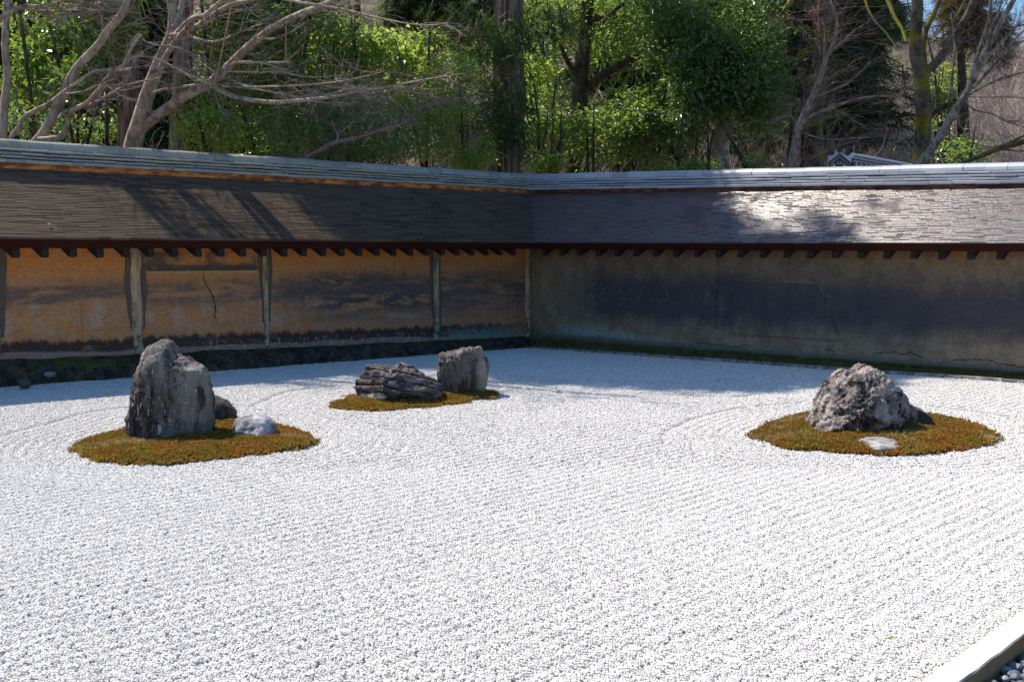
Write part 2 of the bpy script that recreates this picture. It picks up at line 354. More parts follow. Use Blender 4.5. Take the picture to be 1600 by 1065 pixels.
# clay walls: stains are placed by attribute 'uh' = (distance from corner, height above foot 0..1, 0)
def wall_mat(name, kind):
    t = NT(name); at = t.attr('uh').outputs['Vector']; u, h, _ = t.xyz(at)[:3]
    p = t.scale(at, (1, 1.05, 1)); big = t.noise(p, .9, 4, .55); st = t.noise(t.scale(at, (.55, 5.5, 1)), 1.6, 7, .62, .5)
    st2 = t.noise(t.scale(at, (1.3, 9, 1)), 1.7, 8, .7, .7); fine = t.noise(t.scale(at, (.6, 1.7, 1)), 30, 6, .7); mid = t.noise(p, 5.5, 7, .65)
    jag = t.noise(t.scale(at, (1, .45, 1)), 9, 7, .72)
    def band(a, b, w=.05, j=.25):
        hh = t.math('ADD', h, t.math('MULTIPLY', t.math('SUBTRACT', jag, .5), j))
        return t.math('MULTIPLY', t.rng(hh, a - w, a + w), t.rng(hh, b - w, b + w, 1, 0))
    def ub(a, b, w=.15):
        return t.math('MULTIPLY', t.rng(u, a - w, a + w), t.rng(u, b - w, b + w, 1, 0))
    mul = lambda a, b: t.math('MULTIPLY', a, b)
    if kind == 'L':
        c = t.mix(t.rng(st, .36, .64), (.43, .215, .10), (.51, .235, .085))
        c = t.mix(t.rng(h, .55, .95, 0, .8), c, t.mix(t.rng(mid, .4, .6), (.64, .205, .035), (.54, .265, .085)))
        c = t.mix(mul(t.rng(mid, .45, .62), band(.16, .5, .1)), c, (.46, .30, .20))
        c = t.mix(mul(t.rng(st, .40, .54, 0, .85), band(.42, .64, .07, .2)), c, (.125, .10, .09))
        far = t.rng(u, 3.5, 4.6, 1, 0)                               # the bays nearer the corner are darker stained
        c = t.mix(mul(mul(t.rng(st2, .44, .54, 0, .92), band(.33, .68, .06, .15)), mul(far, t.rng(u, 1.5, 2.4, .5, 1))), c, (.060, .052, .055))
        c = t.mix(mul(mul(t.rng(st, .4, .6, .25, .7), far), band(.2, .75, .1)), c, (.12, .10, .088))
        up = mul(ub(4.55, 5.95, .04), band(.74, .90, .02, .10))
        c = t.mix(mul(up, t.rng(t.noise(p, 2.5, 5, .6), .40, .55, 0, .9)), c, (.095, .08, .075))
        c = t.mix(mul(ub(4.55, 5.95, .03), t.math('MULTIPLY', t.rng(h, .722, .728), t.rng(h, .755, .80, 1, 0))), c, (.085, .07, .06))
        c = t.mix(mul(ub(4.55, 5.95, .03), t.math('MULTIPLY', t.rng(h, .708, .712), t.rng(h, .718, .722, 1, 0))), c, (.42, .33, .2))
        c = t.mix(mul(ub(-.2, 1.78, .02), t.rng(h, .93, .945)), c, (.06, .055, .05))
        blk = t.math('MULTIPLY', band(.02, .15, .022, .2), t.rng(u, .2, .9, .5, 1))
        c = t.mix(t.math('MULTIPLY', blk, .97), c, t.mix(fine, (.026, .020, .022), (.085, .058, .045)))
        foot = t.rng(t.math('ADD', h, t.math('MULTIPLY', t.math('SUBTRACT', big, .5), .12)), .045, .06, 1, 0)
        c = t.mix(foot, c, t.mix(mid, (.20, .14, .11), (.34, .26, .215)))
        fl = t.rng(t.noise(t.scale(at, (1, .6, 1)), 26, 6, .75), .53, .60)
        c = t.mix(mul(fl, mul(t.rng(t.math('ADD', h, t.math('MULTIPLY', big, .12)), .13, .17, 1, 0), t.rng(u, 5.1, 5.6, .9, .12))), c, (.42, .36, .37))
        c = t.mix(mul(mul(ub(.35, 1.6, .3), t.rng(h, .05, .16, 1, 0)), t.rng(mid, .38, .52)), c, (.14, .26, .25))
        drip = t.noise(t.scale(at, (14, .7, 1)), 1.0, 4, .6); c = t.mix(t.rng(drip, .62, .72, 0, .35), c, (.12, .095, .08))
        c = t.mix(t.rng(t.noise(p, 17, 3, .6), .68, .74, 0, .7), c, (.46, .33, .2))
    else:
        c = t.mix(t.rng(mid, .38, .62), (.23, .172, .11), (.33, .25, .165))
        c = t.mix(t.rng(t.math('ADD', h, t.math('MULTIPLY', big, .3)), .92, 1.16, 0, .75), c, t.mix(t.rng(t.noise(p, 1.1, 3), .45, .62), (.13, .08, .04), (.40, .19, .05)))
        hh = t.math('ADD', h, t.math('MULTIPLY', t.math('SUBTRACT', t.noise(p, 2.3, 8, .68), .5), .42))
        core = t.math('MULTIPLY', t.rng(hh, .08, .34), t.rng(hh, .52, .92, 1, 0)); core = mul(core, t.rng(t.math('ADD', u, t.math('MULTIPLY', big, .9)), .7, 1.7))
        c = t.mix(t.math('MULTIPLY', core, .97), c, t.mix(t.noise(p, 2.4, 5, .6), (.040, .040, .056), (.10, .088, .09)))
        c = t.mix(mul(t.rng(t.noise(p, 3.1, 6, .65, .4), .55, .66, 0, .6), t.rng(u, 3.0, 3.4, 1, 0)), c, (.15, .13, .10))
        teal = mul(mul(ub(.55, 2.3, .3), t.rng(t.math('ADD', h, t.math('ADD', t.math('MULTIPLY', u, .06), t.math('MULTIPLY', jag, .22))), .23, .33, 1, 0)), t.rng(mid, .30, .42))
        c = t.mix(teal, c, t.mix(fine, (.13, .25, .22), (.36, .42, .40)))
        c = t.mix(t.rng(t.math('ADD', h, t.math('MULTIPLY', jag, .06)), .04, .075, 1, 0), c, t.mix(mid, (.12, .115, .10), (.20, .20, .175)))
        c = t.mix(mul(t.rng(t.noise(t.scale(at, (1, .8, 1)), 30, 6, .75), .63, .70, 0, .8), t.rng(t.noise(p, 2.2, 2), .42, .6)), c, (.27, .235, .17))
        lift = t.rng(h, .08, .3, 0, 1)
        drip = t.noise(t.scale(at, (16, .8, 1)), 1.0, 4, .6); c = t.mix(mul(t.rng(drip, .60, .72, 0, .3), lift), c, (.06, .055, .05))
    blotch = t.noise(t.scale(at, (.6, 2.2, 1)), 7, 10, .74, .5)
    c = t.mix(t.rng(blotch, .54, .70, 0, .38 if kind == 'L' else .3), c, (.075, .062, .056)); c = t.mix(t.rng(blotch, .45, .33, 0, .4 if kind == 'L' else .35), c, (.44, .30, .17) if kind == 'L' else (.22, .19, .13))
    c = t.mix(t.rng(fine, .34, .60, .28, 0), c, (.03, .025, .022))
    bh = t.math('ADD', t.math('MULTIPLY', fine, .6), t.math('ADD', t.math('MULTIPLY', mid, 1.0), t.math('MULTIPLY', st, .6)))
    return t.done(c, .9, t.bump(bh, .8, .018), .15)
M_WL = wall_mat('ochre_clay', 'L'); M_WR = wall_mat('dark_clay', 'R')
t = NT('post_plaster'); p = t.pos(); n1 = t.noise(t.scale(p, (1, 1, .3)), 11, 6, .65, .3); z_ = t.xyz(p)[2]
c = t.mix(t.rng(n1, .36, .6), (.13, .105, .075), (.42, .32, .19))
c = t.mix(t.math('MULTIPLY', t.rng(t.noise(p, 26, 5, .7), .5, .6), t.rng(z_, .45, .95, 1, 0)), c, (.33, .31, .28))
c = t.mix(t.math('MULTIPLY', t.rng(t.noise(p, 12, 5, .7), .48, .56), t.rng(z_, .35, .75, .9, 0)), c, (.05, .045, .045))
M_POST = t.done(c, .9, t.bump(n1, .8, .012), .15)
t = NT('post_margin'); M_MARGIN = t.done(t.mix(t.noise(t.pos(), 20, 4), (.055, .047, .044), (.15, .12, .09)), .95, None, .1)
t = NT('crack_shade'); M_CRACK = t.done((.018, .016, .015), 1, None, 0)
t = NT('crack_pale'); M_CRACK2 = t.done((.34, .28, .18), 1, None, 0)

# vegetation
M_MAPLE = m_bark('maple_bark', (.18, .145, .11), (.40, .335, .265), None, 13, (1, 1, .5), blotch=(.11, .09, .07), bump=.03)
M_TWIG = m_bark('maple_twig', (.12, .09, .085), (.24, .19, .175), None, 30)
M_TWIG2 = m_bark('brown_twig', (.16, .10, .085), (.30, .21, .18), None, 30)
M_CEDARB = m_bark('cedar_bark', (.07, .045, .036), (.32, .235, .19), None, 26, (1, 1, .06), bump=.03)
M_MOSSB = m_bark('mossy_bark', (.035, .028, .02), (.14, .115, .085), (.21, .20, .016), 12, (1, 1, .6), .58)
M_MOSSB2 = m_bark('lightly_mossy_bark', (.09, .07, .055), (.36, .31, .255), (.24, .22, .03), 12, (1, 1, .6), .15)
M_DARKB = m_bark('dark_bark', (.022, .017, .013), (.085, .065, .045), (.10, .10, .015), 14, (1, 1, .6), .25)
M_PALEB = m_bark('pale_bark', (.20, .175, .14), (.46, .42, .35), (.08, .09, .02), 9, (1, 1, .8), .15, blotch=(.12, .10, .08))
M_LF_GLOSS = m_leaf('glossy_leaf', (.05, .11, .026), (.095, .155, .036), (.40, .60, .06), .24, .7, .36)
M_LF_BRIGHT = m_leaf('bright_leaf', (.07, .135, .03), (.12, .18, .045), (.58, .76, .12), .32, .6, .5)
M_LF_DARK = m_leaf('dark_leaf', (.045, .10, .038), (.08, .14, .05), (.30, .48, .07), .32, .6, .34)
M_LF_OAK = m_leaf('oak_leaf', (.05, .11, .042), (.10, .16, .055), (.44, .62, .09), .3, .6, .40)
M_LF_CEDAR = m_leaf('cedar_needles', (.022, .044, .018), (.04, .07, .024), (.12, .18, .035), .6, .25, .25)
M_LF_RUST = m_leaf('rusty_needles', (.085, .050, .020), (.07, .075, .022), (.22, .16, .04), .6, .25, .25)
M_GRASS = m_leaf('grass_blade', (.055, .075, .015), (.11, .10, .03), (.28, .28, .05), .6, .3, .35)

t = NT('forest_floor'); p = t.pos(); n1 = t.noise(p, .5, 7, .68); n2 = t.noise(p, 3.5, 7, .75)
c = t.mix(t.rng(n1, .35, .65), (.24, .175, .148), (.34, .262, .225)); c = t.mix(t.rng(n2, .44, .60, 0, .75), c, (.15, .105, .085))
c = t.mix(t.rng(t.noise(p, .22, 5, .6), .57, .68, 0, .8), c, (.11, .12, .035))
M_FLOOR = t.done(c, .95, t.bump(n2, .8, .1), .1)
t = NT('wall_bank_soil'); p = t.pos(); n1 = t.noise(p, 7, 6, .65); at = t.attr('uh').outputs['Vector']
c = t.mix(t.rng(n1, .38, .62), (.03, .025, .018), (.095, .078, .05)); c = t.mix(t.rng(t.noise(p, 2.1, 5, .6), .56, .68, 0, .8), c, (.085, .105, .025))
M_BANK = t.done(c, .95, t.bump(t.noise(p, 40, 5, .7), .9, .02), .1)
t = NT('grass_bank_soil'); p = t.pos(); n1 = t.noise(p, 12, 6, .65)
c = t.mix(t.rng(n1, .38, .62), (.05, .055, .016), (.10, .095, .03)); c = t.mix(t.rng(t.noise(p, 30, 4), .55, .64, 0, .8), c, (.20, .12, .06))
c = t.mix(t.attr('uh').outputs['Fac'], c, t.mix(n1, (.14, .13, .10), (.26, .24, .18)))
M_BANK2 = t.done(c, .95, t.bump(t.noise(p, 50, 5, .7), .9, .015), .1)
t = NT('white_plaster'); M_WHITE = t.done(t.mix(t.noise(t.pos(), 14, 4), (.72, .72, .74), (.84, .84, .85)), .8, None, .2)
t = NT('black_tile'); M_BLACK = t.done(t.mix(t.noise(t.pos(), 30, 3), (.018, .022, .034), (.05, .055, .07)), .5, None, .4)
t = NT('straw_rope'); M_ROPE = t.done(t.mix(t.noise(t.pos(), 80, 3), (.22, .14, .07), (.40, .28, .16)), .9, None, .1)
t = NT('fallen_green_leaf'); M_FG = t.done((.28, .42, .07), .5, None, .4)
t = NT('fallen_orange_leaf'); M_FO = t.done((.55, .25, .12), .7, None, .2)
t = NT('fallen_pale_petal'); M_FP = t.done((.62, .42, .38), .7, None, .2)
# ------------------------------------------------------------------ ground
def terrain(x, y):
    az = x / np.maximum(y, 4); k = sstep(.20, .36, az)
    sl = .36 + (.218 - .36) * k; t = np.clip(y - 21.5, 0, None); crest = 62 + 34 * (1 - k) + 8 * np.sin(x * .05)
    tt = np.where(t > crest, crest + (t - crest) * .05, t)
    z = sl * tt * sstep(0, 9, t)
    P = np.stack([x.ravel(), y.ravel(), 0 * x.ravel()], -1)
    return z - .14 + (fbm(P, .09, 4, 5).reshape(x.shape) * 1.3 * sstep(2, 20, t)) + .05 * fbm(P, .8, 3, 6).reshape(x.shape) * sstep(17, 19, y)
xs = np.concatenate([np.linspace(-170, -40, 40, endpoint=False), np.linspace(-40, 60, 130, endpoint=False), np.linspace(60, 190, 40)])
ys = np.concatenate([np.linspace(-60, 15, 20, endpoint=False), np.linspace(15, 100, 120, endpoint=False), np.linspace(100, 260, 24)])
X, Y = np.meshgrid(xs, ys); Zt = terrain(X, Y)
nx = len(xs); i, j = np.meshgrid(np.arange(nx - 1), np.arange(len(ys) - 1)); k = (j * nx + i).ravel()
quads = np.stack([k, k + 1, k + nx + 1, k + nx], -1)
tag(mk('forest_floor', np.stack([X, Y, Zt], -1).reshape(-1, 3), quads, M_FLOOR, None, True), 'brown leaf covered ground and hillside behind the garden walls', None, None, 'structure')

# raked gravel court: a bed sheet and countless grains
NK0, NK1 = 9.03, 9.125                       # kerb
us = np.linspace(-.2, 13, 67); ns = np.linspace(-.1, NK1 - .03, 50)
U, Nn = np.meshgrid(us, ns)
bed = W(U, Nn, gz(U, Nn) - .014)
nx = len(us); i, j = np.meshgrid(np.arange(nx - 1), np.arange(len(ns) - 1)); k = (j * nx + i).ravel()
tag(mk('gravel_bed', bed.reshape(-1, 3), np.stack([k, k + nx, k + nx + 1, k + 1], -1), M_BED, None, True), 'raked white gravel court', None, None, 'structure')

ISL_PX = {
 'left': [(117,700),(133,688),(160,680),(195,671),(245,656),(300,651),(335,653),(362,656),(400,661),(440,666),(465,672),(488,686),(478,696),(455,701),(407,706.5),(366,711),(325,714),(285,719),(234,722.5),(180,721),(150,715),(130,708)],
 'mid': [(520,633),(533,626),(552,618),(600,613),(660,611),(720,608),(755,608),(772,617),(768,621),(746,621.5),(728,626),(700,630),(670,633),(640,636),(610,638.5),(580,639.5),(556,639),(535,637)],
 'right': [(1179,679),(1192,668),(1212,658),(1247,648),(1275,643),(1330,639),(1390,641),(1454,649),(1501,657),(1541,669),(1560,682),(1540,691),(1496,699),(1443,705.5),(1383,707),(1330,704),(1291,700.5),(1239,697),(1199,687)],
}
ISL = {k: smooth_loop([G(x, y, .02) for x, y in v]) for k, v in ISL_PX.items()}
ISLH = {'left': .038, 'mid': .035, 'right': .040}
def mound(k, x, y):
    d = -sdist(x, y, ISL[k]); t = np.clip(d / .30, 0, 1)
    P = np.stack([x, y, 0 * x], -1)
    return np.where(d > 0, .004 + ISLH[k] * (1 - (1 - t) ** 2) + .020 * fbm(P, 6, 4, 3) * np.sqrt(t), 0)
def rake(x, y):
    P = np.stack([x, y], -1); u, n = UN(P); z = gz(u, n); per = .078
    prof = lambda d: .5 * np.cos(2 * pi * d / per)
    Pz = np.stack([x, y, 0 * x], -1)
    wear = .85 + .35 * vnoise(Pz * 1.3, 9)
    wob = .006 * vnoise(Pz * 1.6, 4)
    lin = prof(n + wob); edge = 0 * x
    dm = np.full(x.shape, 9.)
    for k in ISL: dm = np.minimum(dm, sdist(x, y, ISL[k]))
    lin = np.where(dm < .62, prof(dm + wob), lin)
    edge = -.013 * np.exp(-((dm - .63) / .026) ** 2) + .004 * np.exp(-((dm - .67) / .03) ** 2)
    edge = edge - .02 * np.exp(-((u - .41) / .03) ** 2)
    return z + .0054 * wear * lin + edge + .004 * fbm(Pz, 3, 2, 8), dm, u, n
P1V, P1F = ICO[1]
def grain_cluster(seed, size, cnt, lo, hi, m, name):
    r = np.random.default_rng(seed); Vs, Fs, A = [], [], []; k = int(math.ceil(math.sqrt(cnt))); cells = [(a, b) for a in range(k) for b in range(k)]
    r.shuffle(cells)
    for q in range(cnt):
        s = r.uniform(lo, hi); V = P1V * (1 + r.uniform(-.28, .28, (len(P1V), 1))) * np.array([1, r.uniform(.7, 1), r.uniform(.55, .9)]) * s
        a = r.uniform(0, 2 * pi); Rm = np.array([[cos(a), -sin(a), 0], [sin(a), cos(a), 0], [0, 0, 1]])
        t_ = r.uniform(-.6, .6); Rx = np.array([[1, 0, 0], [0, cos(t_), -sin(t_)], [0, sin(t_), cos(t_)]])
        V = V @ Rx.T @ Rm.T
        c = (np.array(cells[q]) + .5 + r.uniform(-.3, .3, 2)) / k - .5
        V = V + np.array([c[0] * size, c[1] * size, r.uniform(-.35, .75) * s])
        Vs.append(V); Fs.append(P1F + q * len(P1V)); A.append(np.full(len(P1V), r.random()))
    return mesh(name, np.vstack(Vs), np.vstack(Fs), m, False, {'tone': np.concatenate(A)})
near_p = [grain_cluster(100 + k, .0235, 8, .0036, .0061, M_GRAVEL, 'gravel_grains') for k in range(10)]
far_p = [grain_cluster(200 + k, .036, 12, .0043, .0069, M_GRAVEL, 'gravel_grains') for k in range(8)]
def in_view(x, y, pad=.9):
    return np.abs(x) < .4325 * y + pad
PT, RO, SC, PK = [], [], [], []
for (d0, d1, sp_, base, np_) in ((2.9, 7.0, .0200, 0, 10), (7.0, 17.5, .0305, 10, 8)):
    gx = np.arange(-8.5, 8.5, sp_); gy = np.arange(d0, d1, sp_); X, Y = np.meshgrid(gx, gy)
    x = (X + rng.uniform(-.4, .4, X.shape) * sp_).ravel(); y = (Y + rng.uniform(-.4, .4, Y.shape) * sp_).ravel()
    k = in_view(x, y); x, y = x[k], y[k]; u, n = UN(np.stack([x, y], -1)); k = (u > .375) & (n > .30) & (n < NK0 + .01); x, y = x[k], y[k]
    z, dm, u, n = rake(x, y); k = dm > -.012 + .02 * (rng.random(len(x)) - .5); x, y, z = x[k], y[k], z[k]
    e = .006; zx = (rake(x + e, y)[0] - z) / e; zy = (rake(x, y + e)[0] - z) / e
    PT.append(np.stack([x, y, z - .004], -1)); RO.append(np.stack([np.arctan(zy), -np.arctan(zx), np.zeros(len(x))], -1))
    SC.append(rng.uniform(.85, 1.2, len(x))); PK.append(base + rng.integers(0, np_, len(x)))
PT = np.vstack(PT)
print('gravel clusters', len(PT))
scatter('gravel', PT, np.vstack(RO), np.concatenate(SC), near_p + far_p, np.concatenate(PK), 'raked white granite gravel')

# ------------------------------------------------------------------ garden walls
ZB = {'L': lambda u: .115 + .0262 * np.asarray(u, float), 'R': lambda u: .15 - .0115 * np.asarray(u, float)}
TOPZ = {'L': lambda u: 2.082 - .0052 * np.asarray(u, float), 'R': lambda u: 2.066 - .0225 * np.asarray(u, float)}
EAVZ = {'L': lambda u: 1.392 + .0003 * np.asarray(u, float), 'R': lambda u: 1.392 - .0045 * np.asarray(u, float)}
RUN0, RUN1, RIDGE = .43, -.39, -.55
END = 9.2
def wall(side):
    d, nn = (dL, dR) if side == 'L' else (dR, dL)
    def P(u, n, z):
        u, n, z = np.broadcast_arrays(*[np.asarray(q, float) for q in (u, n, z)])
        return C0 + u[..., None] * d + n[..., None] * nn + z[..., None] * np.array([0, 0, 1.])
    flip = side == 'R'
    lab = {'L': 'ochre clay wall with orange stained panels and plaster posts under a shingle roof', 'R': 'dark slate stained clay wall with a teal patch near the garden corner'}[side]
    root = thing('earthen_wall', lab, 'wall', tuple(C0 + d * 4))
    zb, tz, ez = ZB[side], TOPZ[side], EAVZ[side]
    r = np.random.default_rng(5 if side == 'L' else 6)
    fo = lambda Q: Q[:, ::-1] if flip else Q
    # clay body: uneven face, back and ends
    us = np.linspace(-1.1 if side == 'L' else 0, END, 250); hs = np.linspace(-.06, 1, 44)
    us = np.linspace(0, END, 240)
    U, Hh = np.meshgrid(us, hs); Z = zb(U) + Hh * (1.40 - zb(U)); Z = np.where(Hh >= 1, 1.66, Z)
    Q = np.stack([U.ravel(), Z.ravel(), 0 * U.ravel()], -1)
    off = .012 * fbm(Q, .8, 3, 21) + .007 * fbm(Q, 5, 3, 22) - .03 * np.clip(Hh.ravel(), 0, 1) + .02
    off = off * sstep(0, .1, U.ravel())
    V = P(U.ravel(), off, Z.ravel()); nx = len(us)
    i, j = np.meshgrid(np.arange(nx - 1), np.arange(len(hs) - 1)); k = (j * nx + i).ravel()
    front = fo(np.stack([k, k + nx, k + nx + 1, k + 1], -1))
    nb = len(V); ends = np.array([[-1.1, -1.08, -.1], [END, -1.08, -.1], [END, -1.08, 1.66], [-1.1, -1.08, 1.66], [END, 0, -.1], [END, 0, 1.66]])
    V2 = P(ends[:, 0], ends[:, 1], ends[:, 2])
    extra = fo(np.array([[nb, nb + 3, nb + 2, nb + 1], [nb + 1, nb + 2, nb + 5, nb + 4]]))
    uh = np.vstack([np.stack([U.ravel(), Hh.ravel(), 0 * U.ravel()], -1), np.stack([ends[:, 0], ends[:, 2] / 1.4, 0 * ends[:, 0]], -1)])
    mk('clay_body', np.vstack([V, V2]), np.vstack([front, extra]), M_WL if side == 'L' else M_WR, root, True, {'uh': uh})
    pz = lambda u, n, z: P(np.array([u]), np.array([n]), np.array([z]))[0]
    # posts
    if side == 'L':
        for pu, wd, wl, wr in ((7.46, .16, .0, .075), (6.015, .135, .05, .05), (4.455, .075, .04, .04), (1.84, .10, .03, .045), (.06, .12, .0, .04)):
            zs = np.linspace(float(zb(pu)) - .03, 1.64, 30); wv = wd * (1 - .13 * np.sin(np.linspace(0, 3, 30)) * (pu > 4)) 
            jj = r.normal(0, .004, (30, 4)); a = np.linspace(-1, 1, 7); Vp = []
            for q in range(30):
                hh = q / 29; hw = wv[q] / 2 * (1.12 - .22 * hh)
                for c_ in a: Vp.append(pz(pu + c_ * hw + jj[q, 0], .012 + .028 * (1 - abs(c_) ** 3) * (1.1 - hh * .6) + jj[q, 1] * .6, zs[q]))
            kk = np.array([[q * 7 + c_, (q + 1) * 7 + c_, (q + 1) * 7 + c_ + 1, q * 7 + c_ + 1] for q in range(29) for c_ in range(6)])
            po = mk('plaster_post', np.array(Vp), kk, M_POST, root, True)
            for sgn, ww in ((1, wl), (-1, wr)):                     # dark strip beside the post
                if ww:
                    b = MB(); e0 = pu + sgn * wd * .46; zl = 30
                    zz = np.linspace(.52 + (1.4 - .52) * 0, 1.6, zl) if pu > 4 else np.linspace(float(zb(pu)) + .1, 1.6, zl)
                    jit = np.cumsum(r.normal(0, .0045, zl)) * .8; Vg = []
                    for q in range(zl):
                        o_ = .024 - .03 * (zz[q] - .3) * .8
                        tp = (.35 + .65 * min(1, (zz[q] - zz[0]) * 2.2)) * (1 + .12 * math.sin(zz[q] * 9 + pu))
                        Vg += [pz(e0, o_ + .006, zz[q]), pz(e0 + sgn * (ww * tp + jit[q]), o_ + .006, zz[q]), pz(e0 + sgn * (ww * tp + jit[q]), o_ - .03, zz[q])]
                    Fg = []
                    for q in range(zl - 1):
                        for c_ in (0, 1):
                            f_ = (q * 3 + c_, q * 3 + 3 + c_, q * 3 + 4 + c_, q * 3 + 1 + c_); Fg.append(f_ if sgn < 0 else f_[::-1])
                    b.add(np.array(Vg), Fg); b.make('dark_margin', M_MARGIN, po)
    else:
        # corner post return and the trapezoid repair slightly proud of the face
        b = MB(); quad = [(3.11, .15), (4.52, .15), (4.38, .40), (4.24, .629), (3.18, .64)]
        vv = []
        for o_ in (.022, -.02):
            for (a, hh) in quad:
                z0 = float(zb(a)); vv.append(pz(a, o_ - .03 * hh + .02 * .9, z0 + hh * (1.40 - z0)))
        f_ = [(0, 1, 2, 3, 4)] + [(q, q + 5, (q + 1) % 5 + 5, (q + 1) % 5) for q in range(5)]
        b.add(np.array(vv), f_ if True else f_)
        uhv = np.array([(a, hh * .92 + .02, 0) for (a, hh) in quad] * 2)
        b.make('plaster_repair', M_WR, root, False, {'uh': uhv})
    # cracks: thin ribbons on the face, pale, or dark to paint shade in a recess
    def crack(pts, wdt, m, nm='crack'):
        pts = np.array(pts, float); t = np.linspace(0, 1, len(pts)); tt = np.linspace(0, 1, len(pts) * 5)
        uu = np.interp(tt, t, pts[:, 0]) + r.normal(0, .006, len(tt)); hh = np.interp(tt, t, pts[:, 1]) + r.normal(0, .004, len(tt))
        z0 = zb(uu); z = z0 + hh * (1.40 - z0); Qq = np.stack([uu, z, 0 * uu], -1)
        o_ = .012 * fbm(Qq, .8, 3, 21) + .007 * fbm(Qq, 5, 3, 22) - .03 * hh + .02 + .004
        du = np.gradient(uu); dz = np.gradient(z); L = np.hypot(du, dz) + 1e-9; wv = wdt * (.4 + .8 * r.random(len(tt))) * np.minimum(1, np.minimum(tt, 1 - tt) * 8 + .15)
        A = P(uu + dz / L * wv, o_, z - du / L * wv); B = P(uu - dz / L * wv, o_, z + du / L * wv); n_ = len(tt)
        mk(nm, np.vstack([A, B]), [(q, q + 1, q + 1 + n_, q + n_) for q in range(n_ - 1)], m, root)
    if side == 'L':
        crack([(5.24, .72), (5.22, .616), (5.14, .526), (5.11, .407), (5.10, .26)], .006, M_CRACK)
        crack([(5.09, .25), (5.085, .15), (5.10, .05)], .005, M_CRACK2)
        crack([(4.97, .47), (5.0, .38), (5.05, .29)], .004, M_CRACK2); crack([(4.97, .47), (5.09, .42)], .003, M_CRACK2)
        crack([(3.9, .52), (3.89, .40), (3.905, .33)], .005, M_CRACK2); crack([(2.75, .46), (2.76, .30)], .005, M_CRACK2)
    else:
        crack([(2.95, .91), (2.94, .624), (2.93, .444), (2.91, .173)], .004, M_CRACK); crack([(2.957, .90), (2.95, .64)], .002, M_CRACK2)
        crack([(3.18, .645), (3.7, .637), (4.24, .634)], .0045, M_CRACK2); crack([(4.245, .63), (4.30, .52), (4.385, .405)], .005, M_CRACK2)
        crack([(3.60, .63), (3.60, .51)], .002, M_CRACK2)
        crack([(4.32, .048), (4.36, .066), (4.42, .064), (4.46, .044)], .004, M_CRACK)
        crack([(4.91, .04), (4.94, .069), (5.05, .074), (5.19, .082), (5.24, .068), (5.3, .076), (5.32, .093), (5.37, .075), (5.44, .058), (5.55, .032)], .0045, M_CRACK)
        crack([(5.72, .031), (5.82, .052), (5.92, .057), (6.01, .073), (6.14, .07), (6.24, .055), (6.37, .042), (6.5, .039), (6.8, .03)], .0045, M_CRACK)
        crack([(2.6, .03), (2.75, .05), (2.93, .035), (3.19, .03), (3.36, .057), (3.47, .033)], .0035, M_CRACK)
        crack([(1.45, .85), (1.46, .70)], .0022, M_CRACK2); crack([(2.13, .60), (2.23, .50), (2.20, .42)], .0028, M_CRACK2)
        for q in range(16):
            a = r.uniform(.9, 1.7); hh = r.uniform(.42, .60); crack([(a, hh), (a + r.normal(0, .06), hh - r.uniform(.02, .07))], .0022, M_CRACK2)
    # roof deck, fascia, rafters
    roofz = lambda u, n: ez(u) + (RUN0 - n) / (RUN0 - RUN1) * (tz(u) - ez(u))
    b = MB()
    for n_a, n_b in ((RUN0 - .02, RUN1),):
        vv = [pz(n_a, n_a, roofz(n_a, n_a) - .018), pz(END, n_a, roofz(END, n_a) - .018), pz(END, n_b - .16, roofz(END, n_b) - .018), pz(n_b - .16, n_b - .16, roofz(n_b, n_b) - .018),
              pz(n_a, n_a, roofz(n_a, n_a) - .05), pz(END, n_a, roofz(END, n_a) - .05), pz(END, n_b - .16, roofz(END, n_b) - .05), pz(n_b - .16, n_b - .16, roofz(n_b, n_b) - .05)]
        b.add(vv, [(0, 1, 2, 3), (7, 6, 5, 4), (1, 5, 6, 2), (0, 4, 5, 1)])
    # back slope
    bz = lambda u, n: tz(u) - (-.71 - n) * .8
    b.add([pz(-.71, -.71, tz(0) - .018), pz(END, -.71, tz(END) - .018), pz(END, -1.5, bz(END, -1.5)), pz(-1.5, -1.5, bz(0, -1.5)), pz(END, -1.5, bz(END, -1.5) - .05), pz(-1.5, -1.5, bz(0, -1.5) - .05)],
          [(0, 1, 2, 3), (3, 2, 4, 5)])
    b.make('roof_deck', M_RAFT, root)
    b = MB(); n0 = RUN0 - .005
    Vf = [pz(u, n, float(ez(u)) + z) for (n, z) in ((n0, -.082), (n0 + .006, -.004), (n0 - .04, -.004), (n0 - .04, -.082)) for u in (n0 - .02, END)]
    b.add(Vf, [(0, 1, 3, 2), (2, 3, 5, 4), (4, 5, 7, 6), (6, 7, 1, 0)]); b.make('eave_board', M_TIMB, root)
    if side == 'R':
        b = MB(); b.add([pz(RUN0 + .004, RUN0 + .004, float(ez(0)) - .012), pz(END, RUN0 + .004, float(ez(END)) - .012), pz(END, RUN0 + .004, float(ez(END)) + .002), pz(RUN0 + .004, RUN0 + .004, float(ez(0)) + .002)], [(0, 1, 2, 3)])
    bR = MB(); hw = .034
    prof = [(-.08, .16), (.395, -.075), (.405, -.145), (.385, -.165), (-.08, .07)]
    vv = [np.array([s_ * hw, n, z]) for s_ in (-1, 1) for (n, z) in prof]
    bR.add(vv, [(4, 3, 2, 1, 0), (5, 6, 7, 8, 9)] + [(q, (q + 1) % 5, (q + 1) % 5 + 5, q + 5) for q in range(5)])
    rme = mesh('rafter', np.concatenate(bR.v), bR.f, M_RAFT)
    first = .80 if side == 'L' else .565
    u = first
